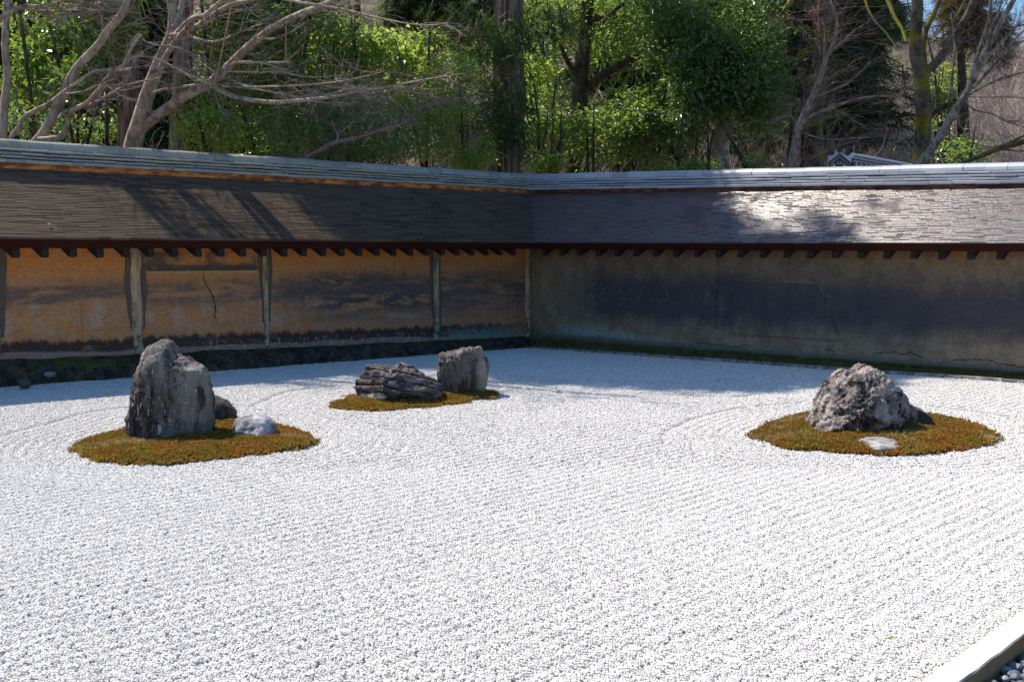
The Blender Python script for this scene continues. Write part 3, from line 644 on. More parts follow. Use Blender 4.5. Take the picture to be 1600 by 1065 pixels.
    while u < END - .1:
        Mx = Matrix(((d[0], nn[0], 0, 0), (d[1], nn[1], 0, 0), (0, 0, 1, 0), (0, 0, 0, 1)))
        pos = pz(u, r.normal(0, .004), float(ez(u)) + r.normal(0, .002)) - ORI[root.name]; Mx.translation = Vector(pos)
        link('rafter', rme, root, Mx); u += .2643 if side == 'L' else .2895
    # shingle courses: thin split boards, each proud of the one above
    NC = 44 if side == 'L' else 54; sv, sf, n_ = [], [], 0
    for c_ in range(NC):
        s0, s1 = c_ / NC, min(1.0, (c_ + 3.2) / NC)
        nA, nB = RUN0 + (RUN1 - RUN0) * s0, RUN0 + (RUN1 - RUN0) * s1
        u = nA - .01 + (0 if side == 'L' else .0)
        while u < END:
            L_ = r.uniform(.10, .34) if side == 'L' else r.uniform(.06, .20); u1 = min(END, u + L_); t0 = (.0125 if side == 'L' else .0105) + r.normal(0, .0006); jn = r.normal(0, .0006 if side == 'L' else .0009)
            ua, ub_ = u, max(u + .004, u1 - .0015)
            uB = max(ua, nB - .01); uB2 = max(ub_, nB - .01)
            za, zb_ = float(roofz(ua, nA)), float(roofz(ua, nB))
            zc = za + .006 * float(TOPZ[side](ua) - EAVZ[side](ua)) / (RUN0 - RUN1)
            sv += [pz(ua, nA + jn - .006, zc + t0), pz(ub_, nA + jn - .006, zc + t0), pz(uB2, nB, zb_ + .0015), pz(uB, nB, zb_ + .0015), pz(ua, nA + jn, za - .006), pz(ub_, nA + jn, za - .006), pz(ua, nA + jn, zc + t0 - .0085), pz(ub_, nA + jn, zc + t0 - .0085)]
            q = [(n_, n_ + 1, n_ + 2, n_ + 3), (n_ + 4, n_ + 5, n_ + 7, n_ + 6), (n_ + 6, n_ + 7, n_ + 1, n_)]
            sf += [t_[::-1] for t_ in q] if flip else q; n_ += 8; u = u1
    mk('shingles', np.array(sv), np.array(sf), M_SH_L if side == 'L' else M_SH_R, root, False, None, 'stuff')
    # ridge: orange board, wide tile course, three narrow courses, round caps
    b = MB(); zt = lambda u: float(tz(u))
    for sg in (-1, 1):
        nA = RIDGE + sg * .158; nB = RIDGE + sg * .118; st_ = nA if sg > 0 else nB
        Vf = [pz(u, n, zt(u) + z) for (n, z) in ((nA, -.05), (nA, .056), (nB, .056), (nB, -.05)) for u in (st_, END)]
        b.add(Vf, [(0, 1, 3, 2), (2, 3, 5, 4), (4, 5, 7, 6), (6, 7, 1, 0)])
    b.make('ridge_board', M_RB_W if side == 'L' else M_RB_D, root)
    mt = M_TILE_L if side == 'L' else M_TILE_R
    slope = math.atan((zt(END) - zt(0)) / END)
    def tile_mesh(hw_, th, L_, round_=False):
        if round_: cs = [(hw_ * cos(a), .012 + hw_ * .9 * sin(a)) for a in np.linspace(0, pi, 9)] + [(-hw_, 0), (hw_, 0)]
        else: cs = [(hw_, .006), (hw_, th - .005), (hw_ - .008, th), (-hw_ + .008, th), (-hw_, th - .005), (-hw_, .006), (-hw_ + .01, 0), (hw_ - .01, 0)]
        k_ = len(cs); V_ = np.array([(e, n, z) for e in (0.0015, L_ - .0015) for (n, z) in cs])
        f_ = [(q, (q + 1) % k_, (q + 1) % k_ + k_, q + k_) for q in range(k_)] + [tuple(range(k_))[::-1], tuple(range(k_, 2 * k_))]
        return mesh('ridge_tile', V_, f_, mt)
    Ltile = .232
    rows = [(.056, .178, .036, 0), (.100, .136, .026, .5), (.134, .128, .026, .0), (.168, .120, .026, .5), (.200, .082, 0, .25)]
    for ri, (z0, hw_, th, ph) in enumerate(rows):
        me = tile_mesh(hw_, th, Ltile + .02 * (ri == 0), th == 0); nm = 'cap_tile' if th == 0 else 'ridge_tile'
        me.name = nm; LL = Ltile + .02 * (ri == 0); u = RIDGE + (hw_ * .4) + ph * LL * (0 if ri == 0 else 1) - (.16 if ph else 0)
        while u < END - LL:
            a_ = slope + r.normal(0, .003); ca, sa = cos(a_), sin(a_); yaw = r.normal(0, .006)
            dd = d * cos(yaw) + nn * sin(yaw); n2 = nn * cos(yaw) - d * sin(yaw)
            Mx = Matrix(((dd[0] * ca, n2[0], -dd[0] * sa, 0), (dd[1] * ca, n2[1], -dd[1] * sa, 0), (sa, 0, ca, 0), (0, 0, 0, 1)))
            Mx.translation = Vector(pz(u, RIDGE + r.normal(0, .003), zt(u) + z0 + r.normal(0, .0015)) - ORI[root.name])
            link(nm, me, root, Mx); u += LL
    return root, P
wallL, PL = wall('L'); wallR, PR = wall('R')

# foot of the ochre wall: mossy bank with dark stones
def bank(name, P, u0, u1, prof, m, label, flip, amp, seed, uhf=None):
    us = np.linspace(u0, u1, 200); V, uh = [], []
    for q, (n, zf) in enumerate(prof):
        zz = zf(us); Qq = np.stack([us, np.full_like(us, n), zz], -1)
        k_ = 0 if q in (0, len(prof) - 1) else 1
        o1 = fbm(Qq, 4, 4, seed) * amp * k_; o2 = fbm(Qq, 5, 3, seed + 3) * amp * .8 * k_
        V.append(P(us, n + o2, zz + o1)); uh.append(np.full(len(us), (uhf[q] if uhf else 0.)))
    nx = len(us); i, j = np.meshgrid(np.arange(nx - 1), np.arange(len(prof) - 1)); k_ = (j * nx + i).ravel()
    Q = np.stack([k_, k_ + 1, k_ + nx + 1, k_ + nx], -1); Q = Q[:, ::-1] if flip else Q
    at = np.stack([np.concatenate(uh)] * 3, -1)
    return tag(mk(name, np.vstack(V), Q, m, None, True, {'uh': at}), label, None, None, 'structure')
zL = ZB['L']; gl = lambda u: gz(u, np.full_like(u, .3))
bank('mossy_bank', PL, 0, END, [(-.02, lambda u: zL(u) + .012), (.03, lambda u: zL(u) + .006), (.09, lambda u: zL(u) - .012), (.15, lambda u: zL(u) - .045), (.20, lambda u: (zL(u) - .08)), (.235, lambda u: .5 * zL(u) + .5 * gl(u) - .02), (.26, lambda u: .25 * zL(u) + .75 * gl(u) - .01), (.30, lambda u: gl(u) - .03)], M_BANK, 'dark mossy bank along the foot of the ochre wall', False, .018, 40)
zR = ZB['R']
bank('grass_bank', PR, 0, END, [(-.02, lambda u: zR(u) + .012), (.03, lambda u: zR(u) + .004), (.08, lambda u: zR(u) * .85), (.14, lambda u: zR(u) * .62 + .008), (.20, lambda u: zR(u) * .38 + .016), (.25, lambda u: .022 + 0 * u), (.29, lambda u: -.02 + 0 * u)], M_BANK2, 'grassy bank along the foot of the dark wall', True, .010, 60, [1, .9, .45, .1, 0, 0, 0])

rk = np.random.default_rng(77)
root = thing('stone_footing', 'row of dark rough stones half sunk in the mossy bank under the ochre wall', 'footing stones', tuple(PL(np.array([4.]), np.array([.25]), np.array([.1]))[0]))
u = .2
while u < END - .3:
    sz = rk.uniform(.05, .20); V = ICO[3][0] * np.array([sz, rk.uniform(.03, .07), rk.uniform(.03, .075) * (1 + .07 * u)])
    V = V * (1 + .42 * fbm(ICO[3][0] * 1.7 + rk.uniform(0, 99, 3), 1, 4, 2, True))[:, None]
    c_ = PL(np.array([u]), np.array([.21 + rk.normal(0, .015)]), np.array([.055 + rk.uniform(-.03, .05) + .006 * u]))[0]
    Vw = c_ + V[:, :1] * dL + V[:, 1:2] * dR + V[:, 2:] * np.array([0, 0, 1.])
    mk('stone', Vw, ICO[3][1], M_FOOT, root, False); u += sz * rk.uniform(.9, 2.6)
def lump(name, c_, sz, m, label, cat, seed, group=None, sub=3, rot=0, amp=.3, flat=False):
    V0, F0 = ICO[sub]; V = V0 * (1 + amp * fbm(V0 * 1.3 + seed * 3.1, 1, 3, seed))[:, None] * np.array(sz)
    ca, sa = cos(rot), sin(rot); V = V @ np.array([[ca, sa, 0], [-sa, ca, 0], [0, 0, 1]]) + np.array(c_)
    return tag(mk(name, V, F0, m, None, not flat), label, cat, group)
q_ = G(80, 588, .2); lump('stone', D(79, 585, G(79, 596, .12)[1] - .02), (.055, .05, .028), M_RB3, 'small pale angular stone lying on the dark mossy bank', 'stone', 5, None, 2, .5, .5, True)
lump('stone', D(38, 600, G(38, 607, .1)[1] - .03), (.05, .05, .045), M_RB3 if False else M_RM2, 'small tan rounded stone at the foot of the ochre wall', 'stone', 9, None, 2, .3, .35, True)

# edging slabs along the foot of the dark wall
root = thing('stone_edging', 'narrow line of flush stone edging between gravel and grass bank', 'edging', tuple(PR(np.array([4.]), np.array([.31]), np.array([0.]))[0]))
u = .3; rk = np.random.default_rng(31)
while u < END:
    L_ = rk.uniform(.55, 1.1); b = MB(); hz = .022 + rk.normal(0, .004); a0 = PR(np.array([u]), np.array([.285 + rk.normal(0, .006)]), np.array([-.06]))[0]
    b.box(a0, dR * (L_ - .006), dL * .062, np.array([0, 0, .06 + hz])); b.make('edging_stone', M_RB3, root); u += L_
# kerb stone at the near right
root = None
b = MB(); us = np.linspace(6.4, 12.5, 90); r_ = np.random.default_rng(8); V = []
for u in us:
    j1, j2 = r_.normal(0, .0022, 2)
    for (n, z) in ((NK0, -.06), (NK0, .024), (NK0 + .006, .030), (NK1 - .004 + j1, .030 + j2 * .3), (NK1 + j1, .025), (NK1 + .004 + j2, -.02), (NK1, -.10)):
        V.append(W(u, n, z))
k7 = 7; Fq = [(q * k7 + c_, q * k7 + c_ + 1, (q + 1) * k7 + c_ + 1, (q + 1) * k7 + c_) for q in range(len(us) - 1) for c_ in range(k7 - 1)]
b.add(np.array(V), Fq); tag(b.make('granite_kerb', M_KERB, None), 'pale granite kerb with a rough brown side at the edge of the gravel', 'kerb')
us = np.linspace(6, 13, 40); b = MB(); V = np.concatenate([W(us, np.full(40, NK1 - .02), np.full(40, -.055)), W(us, np.full(40, NK1 + 1.2), np.full(40, -.055))])
b.add(V, [(q, q + 40, q + 41, q + 1) for q in range(39)]); t = NT('drain_bed'); tag(b.make('drain_bed', t.done((.03, .032, .04), .9), None), 'dark drain strip beside the kerb', None, None, 'structure')
rk = np.random.default_rng(3); used = []
for q in range(900):
    u, n = rk.uniform(7.2, 8.95), rk.uniform(NK1 + .012, NK1 + .24)
    P_ = W(u, n, -.04); 
    if P_[0] > .4325 * P_[1] * 1.06 + .1 or P_[1] < 3.0: continue
    if any(math.hypot(u - a, n - c_) < .032 for a, c_ in used): continue
    used.append((u, n)); s_ = rk.uniform(.017, .028)
    lump('pebble', P_ + np.array([0, 0, .008]), (s_, s_ * rk.uniform(.6, .9), s_ * rk.uniform(.5, .75)), M_PEB, 'blue black angular pebble lying in the drain strip beside the kerb', 'pebble', 300 + q, 'dark pebbles beside the kerb', 2, rk.uniform(0, 6), .55, True)
    if len(used) > 75: break
# ------------------------------------------------------------------ stones
def rock(name, out, yf, thick, m, label, seed, e=2.6, sub=6, sink=.10, front=.45, noise=(.05, .02, .008), facets=0, strata=None, sc=3.0, lean=0.0, bury_px=None):
    yc = yf + thick * front
    O = np.array([D(x, y, yc) for x, y in out]); ox, oz = O[:, 0], O[:, 2]
    cx = .5 * (ox.min() + ox.max()); zlo = oz.min() - sink; cz = .5 * (oz.max() + zlo) - .0
    # polar outline, the foot pushed below ground
    lowest = oz < np.quantile(oz, .30); oz2 = np.where(oz < oz.min() + .16 * (oz.max() - oz.min()), oz - sink, oz)
    k = len(ox); pts = []
    for i in range(k):
        for t in np.linspace(0, 1, 10, endpoint=False):
            pts.append((ox[i] + (ox[(i + 1) % k] - ox[i]) * t - cx, oz2[i] + (oz2[(i + 1) % k] - oz2[i]) * t - cz))
    pts = np.array(pts); th = np.arctan2(pts[:, 1], pts[:, 0]); rr = np.hypot(pts[:, 0], pts[:, 1])
    bins = np.linspace(-pi, pi, 181); tb = .5 * (bins[1:] + bins[:-1]); rb = np.full(180, np.nan)
    for q in range(180):
        s_ = np.abs((th - tb[q] + pi) % (2 * pi) - pi) < .03
        if s_.any(): rb[q] = rr[s_].max()
    ok = ~np.isnan(rb); rb = np.interp(tb, tb[ok], rb[ok], period=2 * pi)
    V0, F0 = ICO[sub]; d = V0 / np.linalg.norm(V0, axis=1)[:, None]
    s_ = np.hypot(d[:, 0], d[:, 2]); ay = np.abs(d[:, 1]); g = (s_ ** e + ay ** e) ** (-1 / e)
    a = np.arctan2(d[:, 2], d[:, 0]); R = np.interp(a, tb, rb, period=2 * pi)
    ss = np.clip(s_ * g, 0, 1)
    V = np.stack([R * np.cos(a) * ss, d[:, 1] * g * thick / 2, R * np.sin(a) * ss], -1)
    V[:, 1] += lean * V[:, 2]
    size = max(np.ptp(ox), np.ptp(oz)); r = np.random.default_rng(seed)
    for q in range(facets):                                        # split faces
        nrm = r.normal(0, 1, 3) * np.array([.75, .25, .6]) + np.array([0, -1.0 if q % 4 else 1.0, .1]); nrm /= np.linalg.norm(nrm)
        dd = V @ nrm; lim = np.quantile(dd, r.uniform(.86, .97)); V = V - np.where(dd > lim, (dd - lim) * .85, 0)[:, None] * nrm
    nrm = V / np.array([size, thick, size]) ** 2; nrm /= np.linalg.norm(nrm, axis=1)[:, None] + 1e-9
    Q = V + seed * 7.7
    h = noise[0] * fbm(Q, sc, 3, seed) + noise[1] * fbm(Q, sc * 3, 4, seed + 5, True) + noise[2] * fbm(Q, sc * 12, 3, seed + 9)
    if strata:
        amp, fr, tx, ty = strata; q = Q[:, 2] + tx * Q[:, 0] + ty * Q[:, 1] + .05 * fbm(Q, sc, 3, seed + 2)
        f_ = q * fr; st = np.abs((f_ % 1) - .5) * 2; k_ = _h(np.floor(f_).astype(np.int64), 0 * np.floor(f_).astype(np.int64), 0 * np.floor(f_).astype(np.int64), seed)
        h = h + amp * (sstep(.0, .35, st) - .8) + amp * (k_ - .5) * 1.6
    V = V + nrm * h[:, None]
    Vw = V + np.array([cx, yc, cz])
    return tag(mk(name, Vw, F0, m, None, True), label, 'rock')
ROCKS = []
o1 = [(203,687),(202,654),(208,609),(216,582),(222,563),(231,549),(241,541),(252,536.5),(262,538),(270,548),(279,559),(290,560),(304,569),(316,575),(323,592),(327,619),(328,662),(323,677),(283,683),(263,687),(221,690)]
rock('standing_stone', o1, 7.74, .46, M_R1, 'tall rounded grey standing stone with white lichen streaks and a low shoulder', 1, 2.7, 6, .10, .5, (.034, .022, .008), 3, None, 3.4, .06)
o2 = [(300,655),(305,620),(318,613),(328,617),(337,620.5),(351,626),(364,640),(371,652),(362,657),(329,657)]
rock('dark_stone', o2, 8.55, .40, M_R2, 'low dark rounded stone half hidden behind the tall standing stone', 2, 2.3, 5, .07, .5, (.02, .010, .004), 4)
o3 = [(350,666),(358,657),(376,653),(390,650),(403,649.5),(418,654),(428,665),(436,681),(438,686),(407,687.5),(376,679),(354,670)]
rock('small_stone', o3, 7.78, .36, M_R3, 'small grey stone with pale vertical stripes beside the tall standing stone', 3, 2.3, 5, .07, .5, (.025, .014, .006), 7)
o4 = [(551,624),(550,612),(554,603),(558,592),(570,580),(578,573),(598,572.5),(610,577),(624,570.5),(638,576),(654,583),(670,592),(684,602),(691,614),(690,620),(662,624),(624,627),(590,633),(558,635)]
rock('layered_stone', o4, 9.75, .62, M_RM1, 'long low layered dark stone with tilted ledges and a rusty patch', 4, 2.5, 6, .08, .45, (.035, .03, .008), 5, (.034, 13., .22, .25), 3.0)
o5 = [(685,606),(684,584),(687,566),(689,552.5),(710,549),(730,545),(750,543.5),(754,556),(760,563),(762,574),(758,596),(754,609),(730,611),(690,612)]
rock('slab_stone', o5, 10.3, .38, M_RM2, 'upright square slab stone with a flat slanted top', 5, 5.5, 6, .08, .5, (.012, .014, .006), 3, (.008, 4.5, 6.0, .0), 4.0)
o6 = [(1264,671),(1268,661),(1277,647),(1282,626),(1291,607),(1307,591),(1323,582),(1341,580),(1348,573.5),(1359,578),(1375,584),(1388,597),(1401,610),(1409,623),(1408,639),(1402,651),(1399,662),(1378,673),(1344,676),(1283,678)]
rock('pink_boulder', o6, 7.95, .72, M_RB, 'broad pinkish grey boulder with a small knob on top', 6, 2.5, 6, .08, .45, (.022, .026, .018), 8, None, 5.5)
o7 = [(1396,650),(1394,622),(1404,620),(1412,626),(1436,638),(1452,648.5),(1458,653),(1443,654),(1417,652)]
rock('wedge_stone', o7, 8.30, .30, M_RM2, 'thin dark wedge stone leaning against the back of the pinkish boulder', 7, 2.6, 5, .06, .5, (.015, .012, .005), 4)
lump('pale_stone', G(1407, 650, .06) + np.array([0, -.02, .0]), (.085, .06, .055), M_RB3, 'little pale lump of stone at the right foot of the pinkish boulder', 'rock', 14, None, 3, .3, .35)
o8 = [(1331,692),(1344,685.5),(1370,684),(1396,688),(1409,695),(1395,700),(1378,702.5),(1349,695.5)]
P8 = np.array([G(x, y, .040) for x, y in o8]); c8 = P8.mean(0); V0, F0 = ICO[5]
a = np.arctan2(V0[:, 1], V0[:, 0]); t8 = np.arctan2((P8 - c8)[:, 1], (P8 - c8)[:, 0]); r8 = np.hypot((P8 - c8)[:, 0], (P8 - c8)[:, 1]); od = np.argsort(t8)
R8 = np.interp(a, t8[od], r8[od], period=2 * pi); s8 = np.hypot(V0[:, 0], V0[:, 1]) ** .6
V8 = np.stack([c8[0] + R8 * np.cos(a) * s8, c8[1] + R8 * np.sin(a) * s8, .036 + np.where(V0[:, 2] > 0, .020, .1) * V0[:, 2] * np.abs(V0[:, 2]) ** .2], -1)
V8[:, 2] += .012 * fbm(V8, 9, 4, 4, True)
tag(mk('flat_stone', V8, F0, M_RB3, None, True), 'flat pale grey stone sunk in moss in front of the pinkish boulder', 'rock')

# ------------------------------------------------------------------ moss islands
def moss_shoots(seed):
    r = np.random.default_rng(seed); V, Fc, A = [], [], []; n = 0
    for q in range(9):
        c_ = np.array([*r.uniform(-.021, .021, 2), 0]); tn = r.random()
        for k_ in range(6):
            a = r.uniform(0, 2 * pi); o_ = np.array([cos(a), sin(a), 0]); s_ = np.array([-sin(a), cos(a), 0]); L_ = r.uniform(.006, .012); up = r.uniform(.004, .020)
            b0 = c_ + np.array([0, 0, r.uniform(-.002, .004)])
            V += [b0 - s_ * .0022, b0 + s_ * .0022, b0 + o_ * L_ * .6 + s_ * .0030 + np.array([0, 0, up * .8]), b0 + o_ * L_ + np.array([0, 0, up])]
            Fc += [(n, n + 1, n + 2, n + 3)]; A += [tn] * 4; n += 4
    return mesh('moss_shoots', V, np.array(Fc), M_MOSS, False, {'tone': np.array(A)})
MP = [moss_shoots(50 + q) for q in range(8)]
LBL = {'left': 'rusty moss island round the tall standing stone', 'mid': 'narrow green and rust moss island under the layered stone and slab', 'right': 'broad rust brown moss island round the pinkish boulder'}
for kx in ISL:
    P_ = ISL[kx]; x0, x1, y0, y1 = P_[:, 0].min(), P_[:, 0].max(), P_[:, 1].min(), P_[:, 1].max()
    root = thing('moss_island', LBL[kx], 'moss island', ((x0 + x1) / 2, (y0 + y1) / 2, 0))
    gx, gy = np.arange(x0 - .02, x1 + .03, .022), np.arange(y0 - .02, y1 + .03, .022); X, Y = np.meshgrid(gx, gy)
    sdv = sdist(X.ravel(), Y.ravel(), P_).reshape(X.shape); Z = mound(kx, X.ravel(), Y.ravel()).reshape(X.shape); Z = np.where(sdv > 0, -.012, Z)
    nx = len(gx); i, j = np.meshgrid(np.arange(nx - 1), np.arange(len(gy) - 1)); k = (j * nx + i)
    keep = (np.maximum.reduce([sdv[:-1, :-1], sdv[1:, :-1], sdv[:-1, 1:], sdv[1:, 1:]]) < .02).ravel(); k = k.ravel()[keep]
    mk('soil_mound', np.stack([X, Y, Z], -1).reshape(-1, 3), np.stack([k, k + 1, k + nx + 1, k + nx], -1), M_MSOIL, root, True)
    sp_ = .0165; X, Y = np.meshgrid(np.arange(x0 - .05, x1 + .05, sp_), np.arange(y0 - .05, y1 + .05, sp_))
    x = (X + rng.uniform(-.5, .5, X.shape) * sp_).ravel(); y = (Y + rng.uniform(-.5, .5, Y.shape) * sp_).ravel(); sd_ = sdist(x, y, P_)
    P3 = np.stack([x, y, 0 * x], -1); sd_ = sd_ + .034 * vnoise(P3 * 11, 5) + .012 * vnoise(P3 * 37, 6) - .03 * (rng.random(len(x)) < .06); k = sd_ < -.002; x, y, sd_, P3 = x[k], y[k], sd_[k], P3[k]
    pale = .8 * sstep(.62, .80, vnoise(P3 * 3.0 + {'left': 3.3, 'mid': 8.1, 'right': 1.2}[kx], 77) * .5 + .5 - .1)
    if kx == 'right':
        for (px, py, rr_) in ((1230, 660, .16), (1215, 670, .12), (1430, 680, .13), (1250, 655, .14)):
            g_ = G(px, py, .04); pale = np.maximum(pale, sstep(rr_ * .8, rr_ * .3, np.hypot(x - g_[0], (y - g_[1]) * .8)) * .8)
    if kx == 'left':
        g_ = G(455, 684, .03); pale = np.maximum(pale, sstep(.13, .05, np.hypot(x - g_[0], (y - g_[1]))) * .9)
    k = (rng.random(len(x)) > pale * .35) & ~inpoly(x, y, c8 + (P8 - c8) * .93); x, y, pale = x[k], y[k], pale[k]
    z = np.maximum(mound(kx, x, y), .008); n_ = len(x)
    o = scatter('moss', np.stack([x, y, z], -1) - ORI[root.name], np.stack([rng.normal(0, .25, n_), rng.normal(0, .25, n_), rng.uniform(0, 6.28, n_)], -1), rng.uniform(.8, 1.5, n_), MP, rng.integers(0, 8, n_), None, {'pale': pale})
    o.parent = root; print('moss', kx, n_)

# short grass on the bank under the dark wall
def grass_tuft(seed):
    r = np.random.default_rng(seed); V, Fc = [], []; n = 0
    for q in range(16):
        c_ = np.array([*r.uniform(-.02, .02, 2), 0]); a = r.uniform(0, 2 * pi); o_ = np.array([cos(a), sin(a), 0]); s_ = np.array([-sin(a), cos(a), 0]); L_ = r.uniform(.012, .032)
        V += [c_ - s_ * .0014, c_ + s_ * .0014, c_ + o_ * L_ * .7 + np.array([0, 0, L_ * .7])]; Fc += [(n, n + 1, n + 2)]; n += 3
    return mesh('grass_tuft', V, np.array(Fc), M_GRASS)
n_ = 5200; u = rng.uniform(.2, END, n_) ** 1.0; mm = rng.uniform(.10, .285, n_); Q = np.stack([u, mm, 0 * u], -1)
k = (fbm(Q, 2.2, 3, 71) + .35 * (u - 3) / 4 > -.25) & (rng.random(n_) < .25 + .75 * sstep(1, 4, u)); u, mm = u[k], mm[k]; n_ = len(u)
pr = np.interp(mm, [.03, .08, .14, .20, .25, .29], [1, .85, .62, .38, .1, 0]); z = zR(u) * pr + np.where(mm < .25, .01, 0) - .004
scatter('grass', PR(u, mm, z), np.stack([0 * u, 0 * u, rng.uniform(0, 6.28, n_)], -1), rng.uniform(.7, 1.3, n_), [grass_tuft(q) for q in range(6)], rng.integers(0, 6, n_), 'short grass on the bank under the dark wall')
# ferny moss tufts on the dark bank (left)
n_ = 2600; u = rng.uniform(.1, END, n_); mm = rng.uniform(.03, .22, n_); Q = np.stack([u, mm, 0 * u], -1); k = fbm(Q, 1.5, 3, 91) > .02; u, mm = u[k], mm[k]; n_ = len(u)
z = zL(u) - np.interp(mm, [.03, .09, .15, .2, .235], [0, .018, .05, .085, .16])
scatter('bank_moss', PL(u, mm, z), np.stack([0 * u, 0 * u, rng.uniform(0, 6.28, n_)], -1), rng.uniform(.5, .9, n_), [grass_tuft(30 + q) for q in range(4)], rng.integers(0, 4, n_), 'low moss tufts on the dark bank under the ochre wall')

# fallen leaves on the gravel and roof
def fallen(px, py, z, sx, m, label, P=None, yaw=.4):
    c_ = G(px, py, z) if P is None else P; V = []; F_ = []
    t_ = np.linspace(-1, 1, 7)
    for q in t_: V += [(q * sx, -.42 * sx * (1 - q * q), .004 * q * q), (q * sx, 0, -.003 + .006 * q * q), (q * sx, .42 * sx * (1 - q * q), .005)]
    for q in range(6):
        for k_ in (0, 1): F_.append((q * 3 + k_, q * 3 + 3 + k_, q * 3 + 4 + k_, q * 3 + 1 + k_))
    V = np.array(V); ca, sa = cos(yaw), sin(yaw); V = V @ np.array([[ca, sa, 0], [-sa, ca, 0], [0, 0, 1]])
    tag(mk('fallen_leaf', V + c_, F_, m, None, True), label, 'leaf', 'fallen leaves')
fallen(1393, 997, .022, .013, M_FG, 'bright green leaf lying on the gravel near the granite kerb')
fallen(965, 907, .022, .009, M_FO, 'orange leaf scrap lying on open gravel, nearest the middle of the court', None, 1.)
fallen(1225, 806, .022, .009, M_FO, 'orange leaf scrap lying on gravel before the broad moss island', None, 2.)
fallen(1337, 937, .022, .010, M_FO, 'orange leaf scrap lying on gravel close to the green leaf', None, .3)
fallen(225, 956, .022, .009, M_FO, 'pinkish orange leaf scrap lying on gravel at the near left', None, 1.7)
def on_roof(P, side, u, n):
    z = float(EAVZ[side](u)) + (RUN0 - n) / (RUN0 - RUN1) * float(TOPZ[side](u) - EAVZ[side](u)); return P(np.array([u]), np.array([n]), np.array([z + .03]))[0]
fallen(0, 0, 0, .022, M_FP, 'pale pink petal lying on the ochre wall roof in a branch shadow', on_roof(PL, 'L', 7.05, .30), 1)
fallen(0, 0, 0, .022, M_FP, 'pale pink petal caught above the eave board of the ochre wall', on_roof(PL, 'L', 2.5, .42), 2)
# ------------------------------------------------------------------ trees
def limb(pts, d0, d1, r0, r1, step=.12, seed=0, wig=.0):
    """a limb surveyed in the photograph, running from distance d0 to d1"""
    n = len(pts); L = np.concatenate([[0], np.cumsum([math.hypot(pts[i + 1][0] - pts[i][0], pts[i + 1][1] - pts[i][1]) for i in range(n - 1)])]); L /= L[-1]
    r = np.random.default_rng(seed); dd = d0 + (d1 - d0) * L + (np.concatenate([[0], r.normal(0, wig, n - 1)]) if wig else 0)
    P = np.array([D(x, y, q) for (x, y), q in zip(pts, dd)]); R = r0 + (r1 - r0) * L
    return catmull(P, R, step)
def twigs_from(limbs, r, count, length, rad, flat=.35, start=.25, up=.0, sub=3, curl=.3, kids=(2, 5)):
    out = []
    W_ = np.array([max(.05, np.linalg.norm(np.diff(P, axis=0), axis=1).sum()) for P, R in limbs]); W_ /= W_.sum()
    def sprig(p, d, L, rr, lev):
        k = 4 if lev < 2 else 3; P = [p]; dd = d
        for q in range(k):
            dd = dd + r.normal(0, curl, 3) * np.array([1, 1, flat + .15]) + np.array([0, 0, up * .3]); dd = dd / np.linalg.norm(dd); P.append(P[-1] + dd * L / k)
        P = np.array(P); out.append((P, np.linspace(rr, rr * .35, k + 1)))
        if lev < sub:
            for q in range(r.integers(*kids)):
                t_ = r.uniform(.25, 1) * k; i = min(int(t_), k - 1); b = P[i] + (P[i + 1] - P[i]) * (t_ - i)
                nd = (P[i + 1] - P[i]) / (np.linalg.norm(P[i + 1] - P[i]) + 1e-9) + r.normal(0, .75, 3) * np.array([1, 1, flat]); nd /= np.linalg.norm(nd)
                sprig(b, nd, L * r.uniform(.4, .75), max(rr * .55, .0013), lev + 1)
    for q in range(count):
        P, R = limbs[r.choice(len(limbs), p=W_)]; i = int(r.uniform(start, .999) * (len(P) - 1)); tg = P[min(i + 1, len(P) - 1)] - P[max(i - 1, 0)]; tg = tg / (np.linalg.norm(tg) + 1e-9)
        nd = tg * .8 + r.normal(0, .8, 3) * np.array([1, 1, flat]) + np.array([0, 0, up]); nd /= np.linalg.norm(nd)
        sprig(P[i], nd, length * r.uniform(.45, 1.15), min(rad, R[i] * .7), 1)
    return out
def twig_mesh(tw, name, m, parent):
    V, Q = join_tubes([tube(P, R, 3) for P, R in tw]); return mk(name, V, Q, m, parent, True, None, 'stuff')
def leaves(centers, axes_r, r, per, L_, wd, droop=.2, flat=.6, outward=None, mode='leaf'):
    """leaf-sized folded blades gathered round clump centres"""
    n = len(centers) * per; c_ = np.repeat(centers, per, 0); o_ = r.normal(0, 1, (n, 3)); o_ /= np.linalg.norm(o_, axis=1)[:, None]; o_ *= (r.random(n) ** .5)[:, None] * axes_r
    o_[:, 2] *= flat; b = c_ + o_
    dr = o_ / (np.linalg.norm(o_, axis=1)[:, None] + 1e-9) + r.normal(0, .7, (n, 3)); dr[:, 2] -= droop; dr /= np.linalg.norm(dr, axis=1)[:, None]
    nr = r.normal(0, .55, (n, 3)) + np.array([0, 0, 1.0]); sd_ = np.cross(dr, nr); sd_ /= np.linalg.norm(sd_, axis=1)[:, None] + 1e-9; nr = np.cross(sd_, dr)
    ln = L_ * r.uniform(.6, 1.25, n)[:, None]; wv = wd * r.uniform(.7, 1.2, n)[:, None]
    V = np.stack([b, b + dr * ln * .45 + sd_ * wv * .5 + nr * wv * .18, b + dr * ln - nr * ln * .08, b + dr * ln * .45 - sd_ * wv * .5 + nr * wv * .18], 1).reshape(-1, 3)
    i = np.arange(n)[:, None] * 4; return V, np.concatenate([i + [0, 1, 2], i + [0, 2, 3]], 1).reshape(-1, 3)
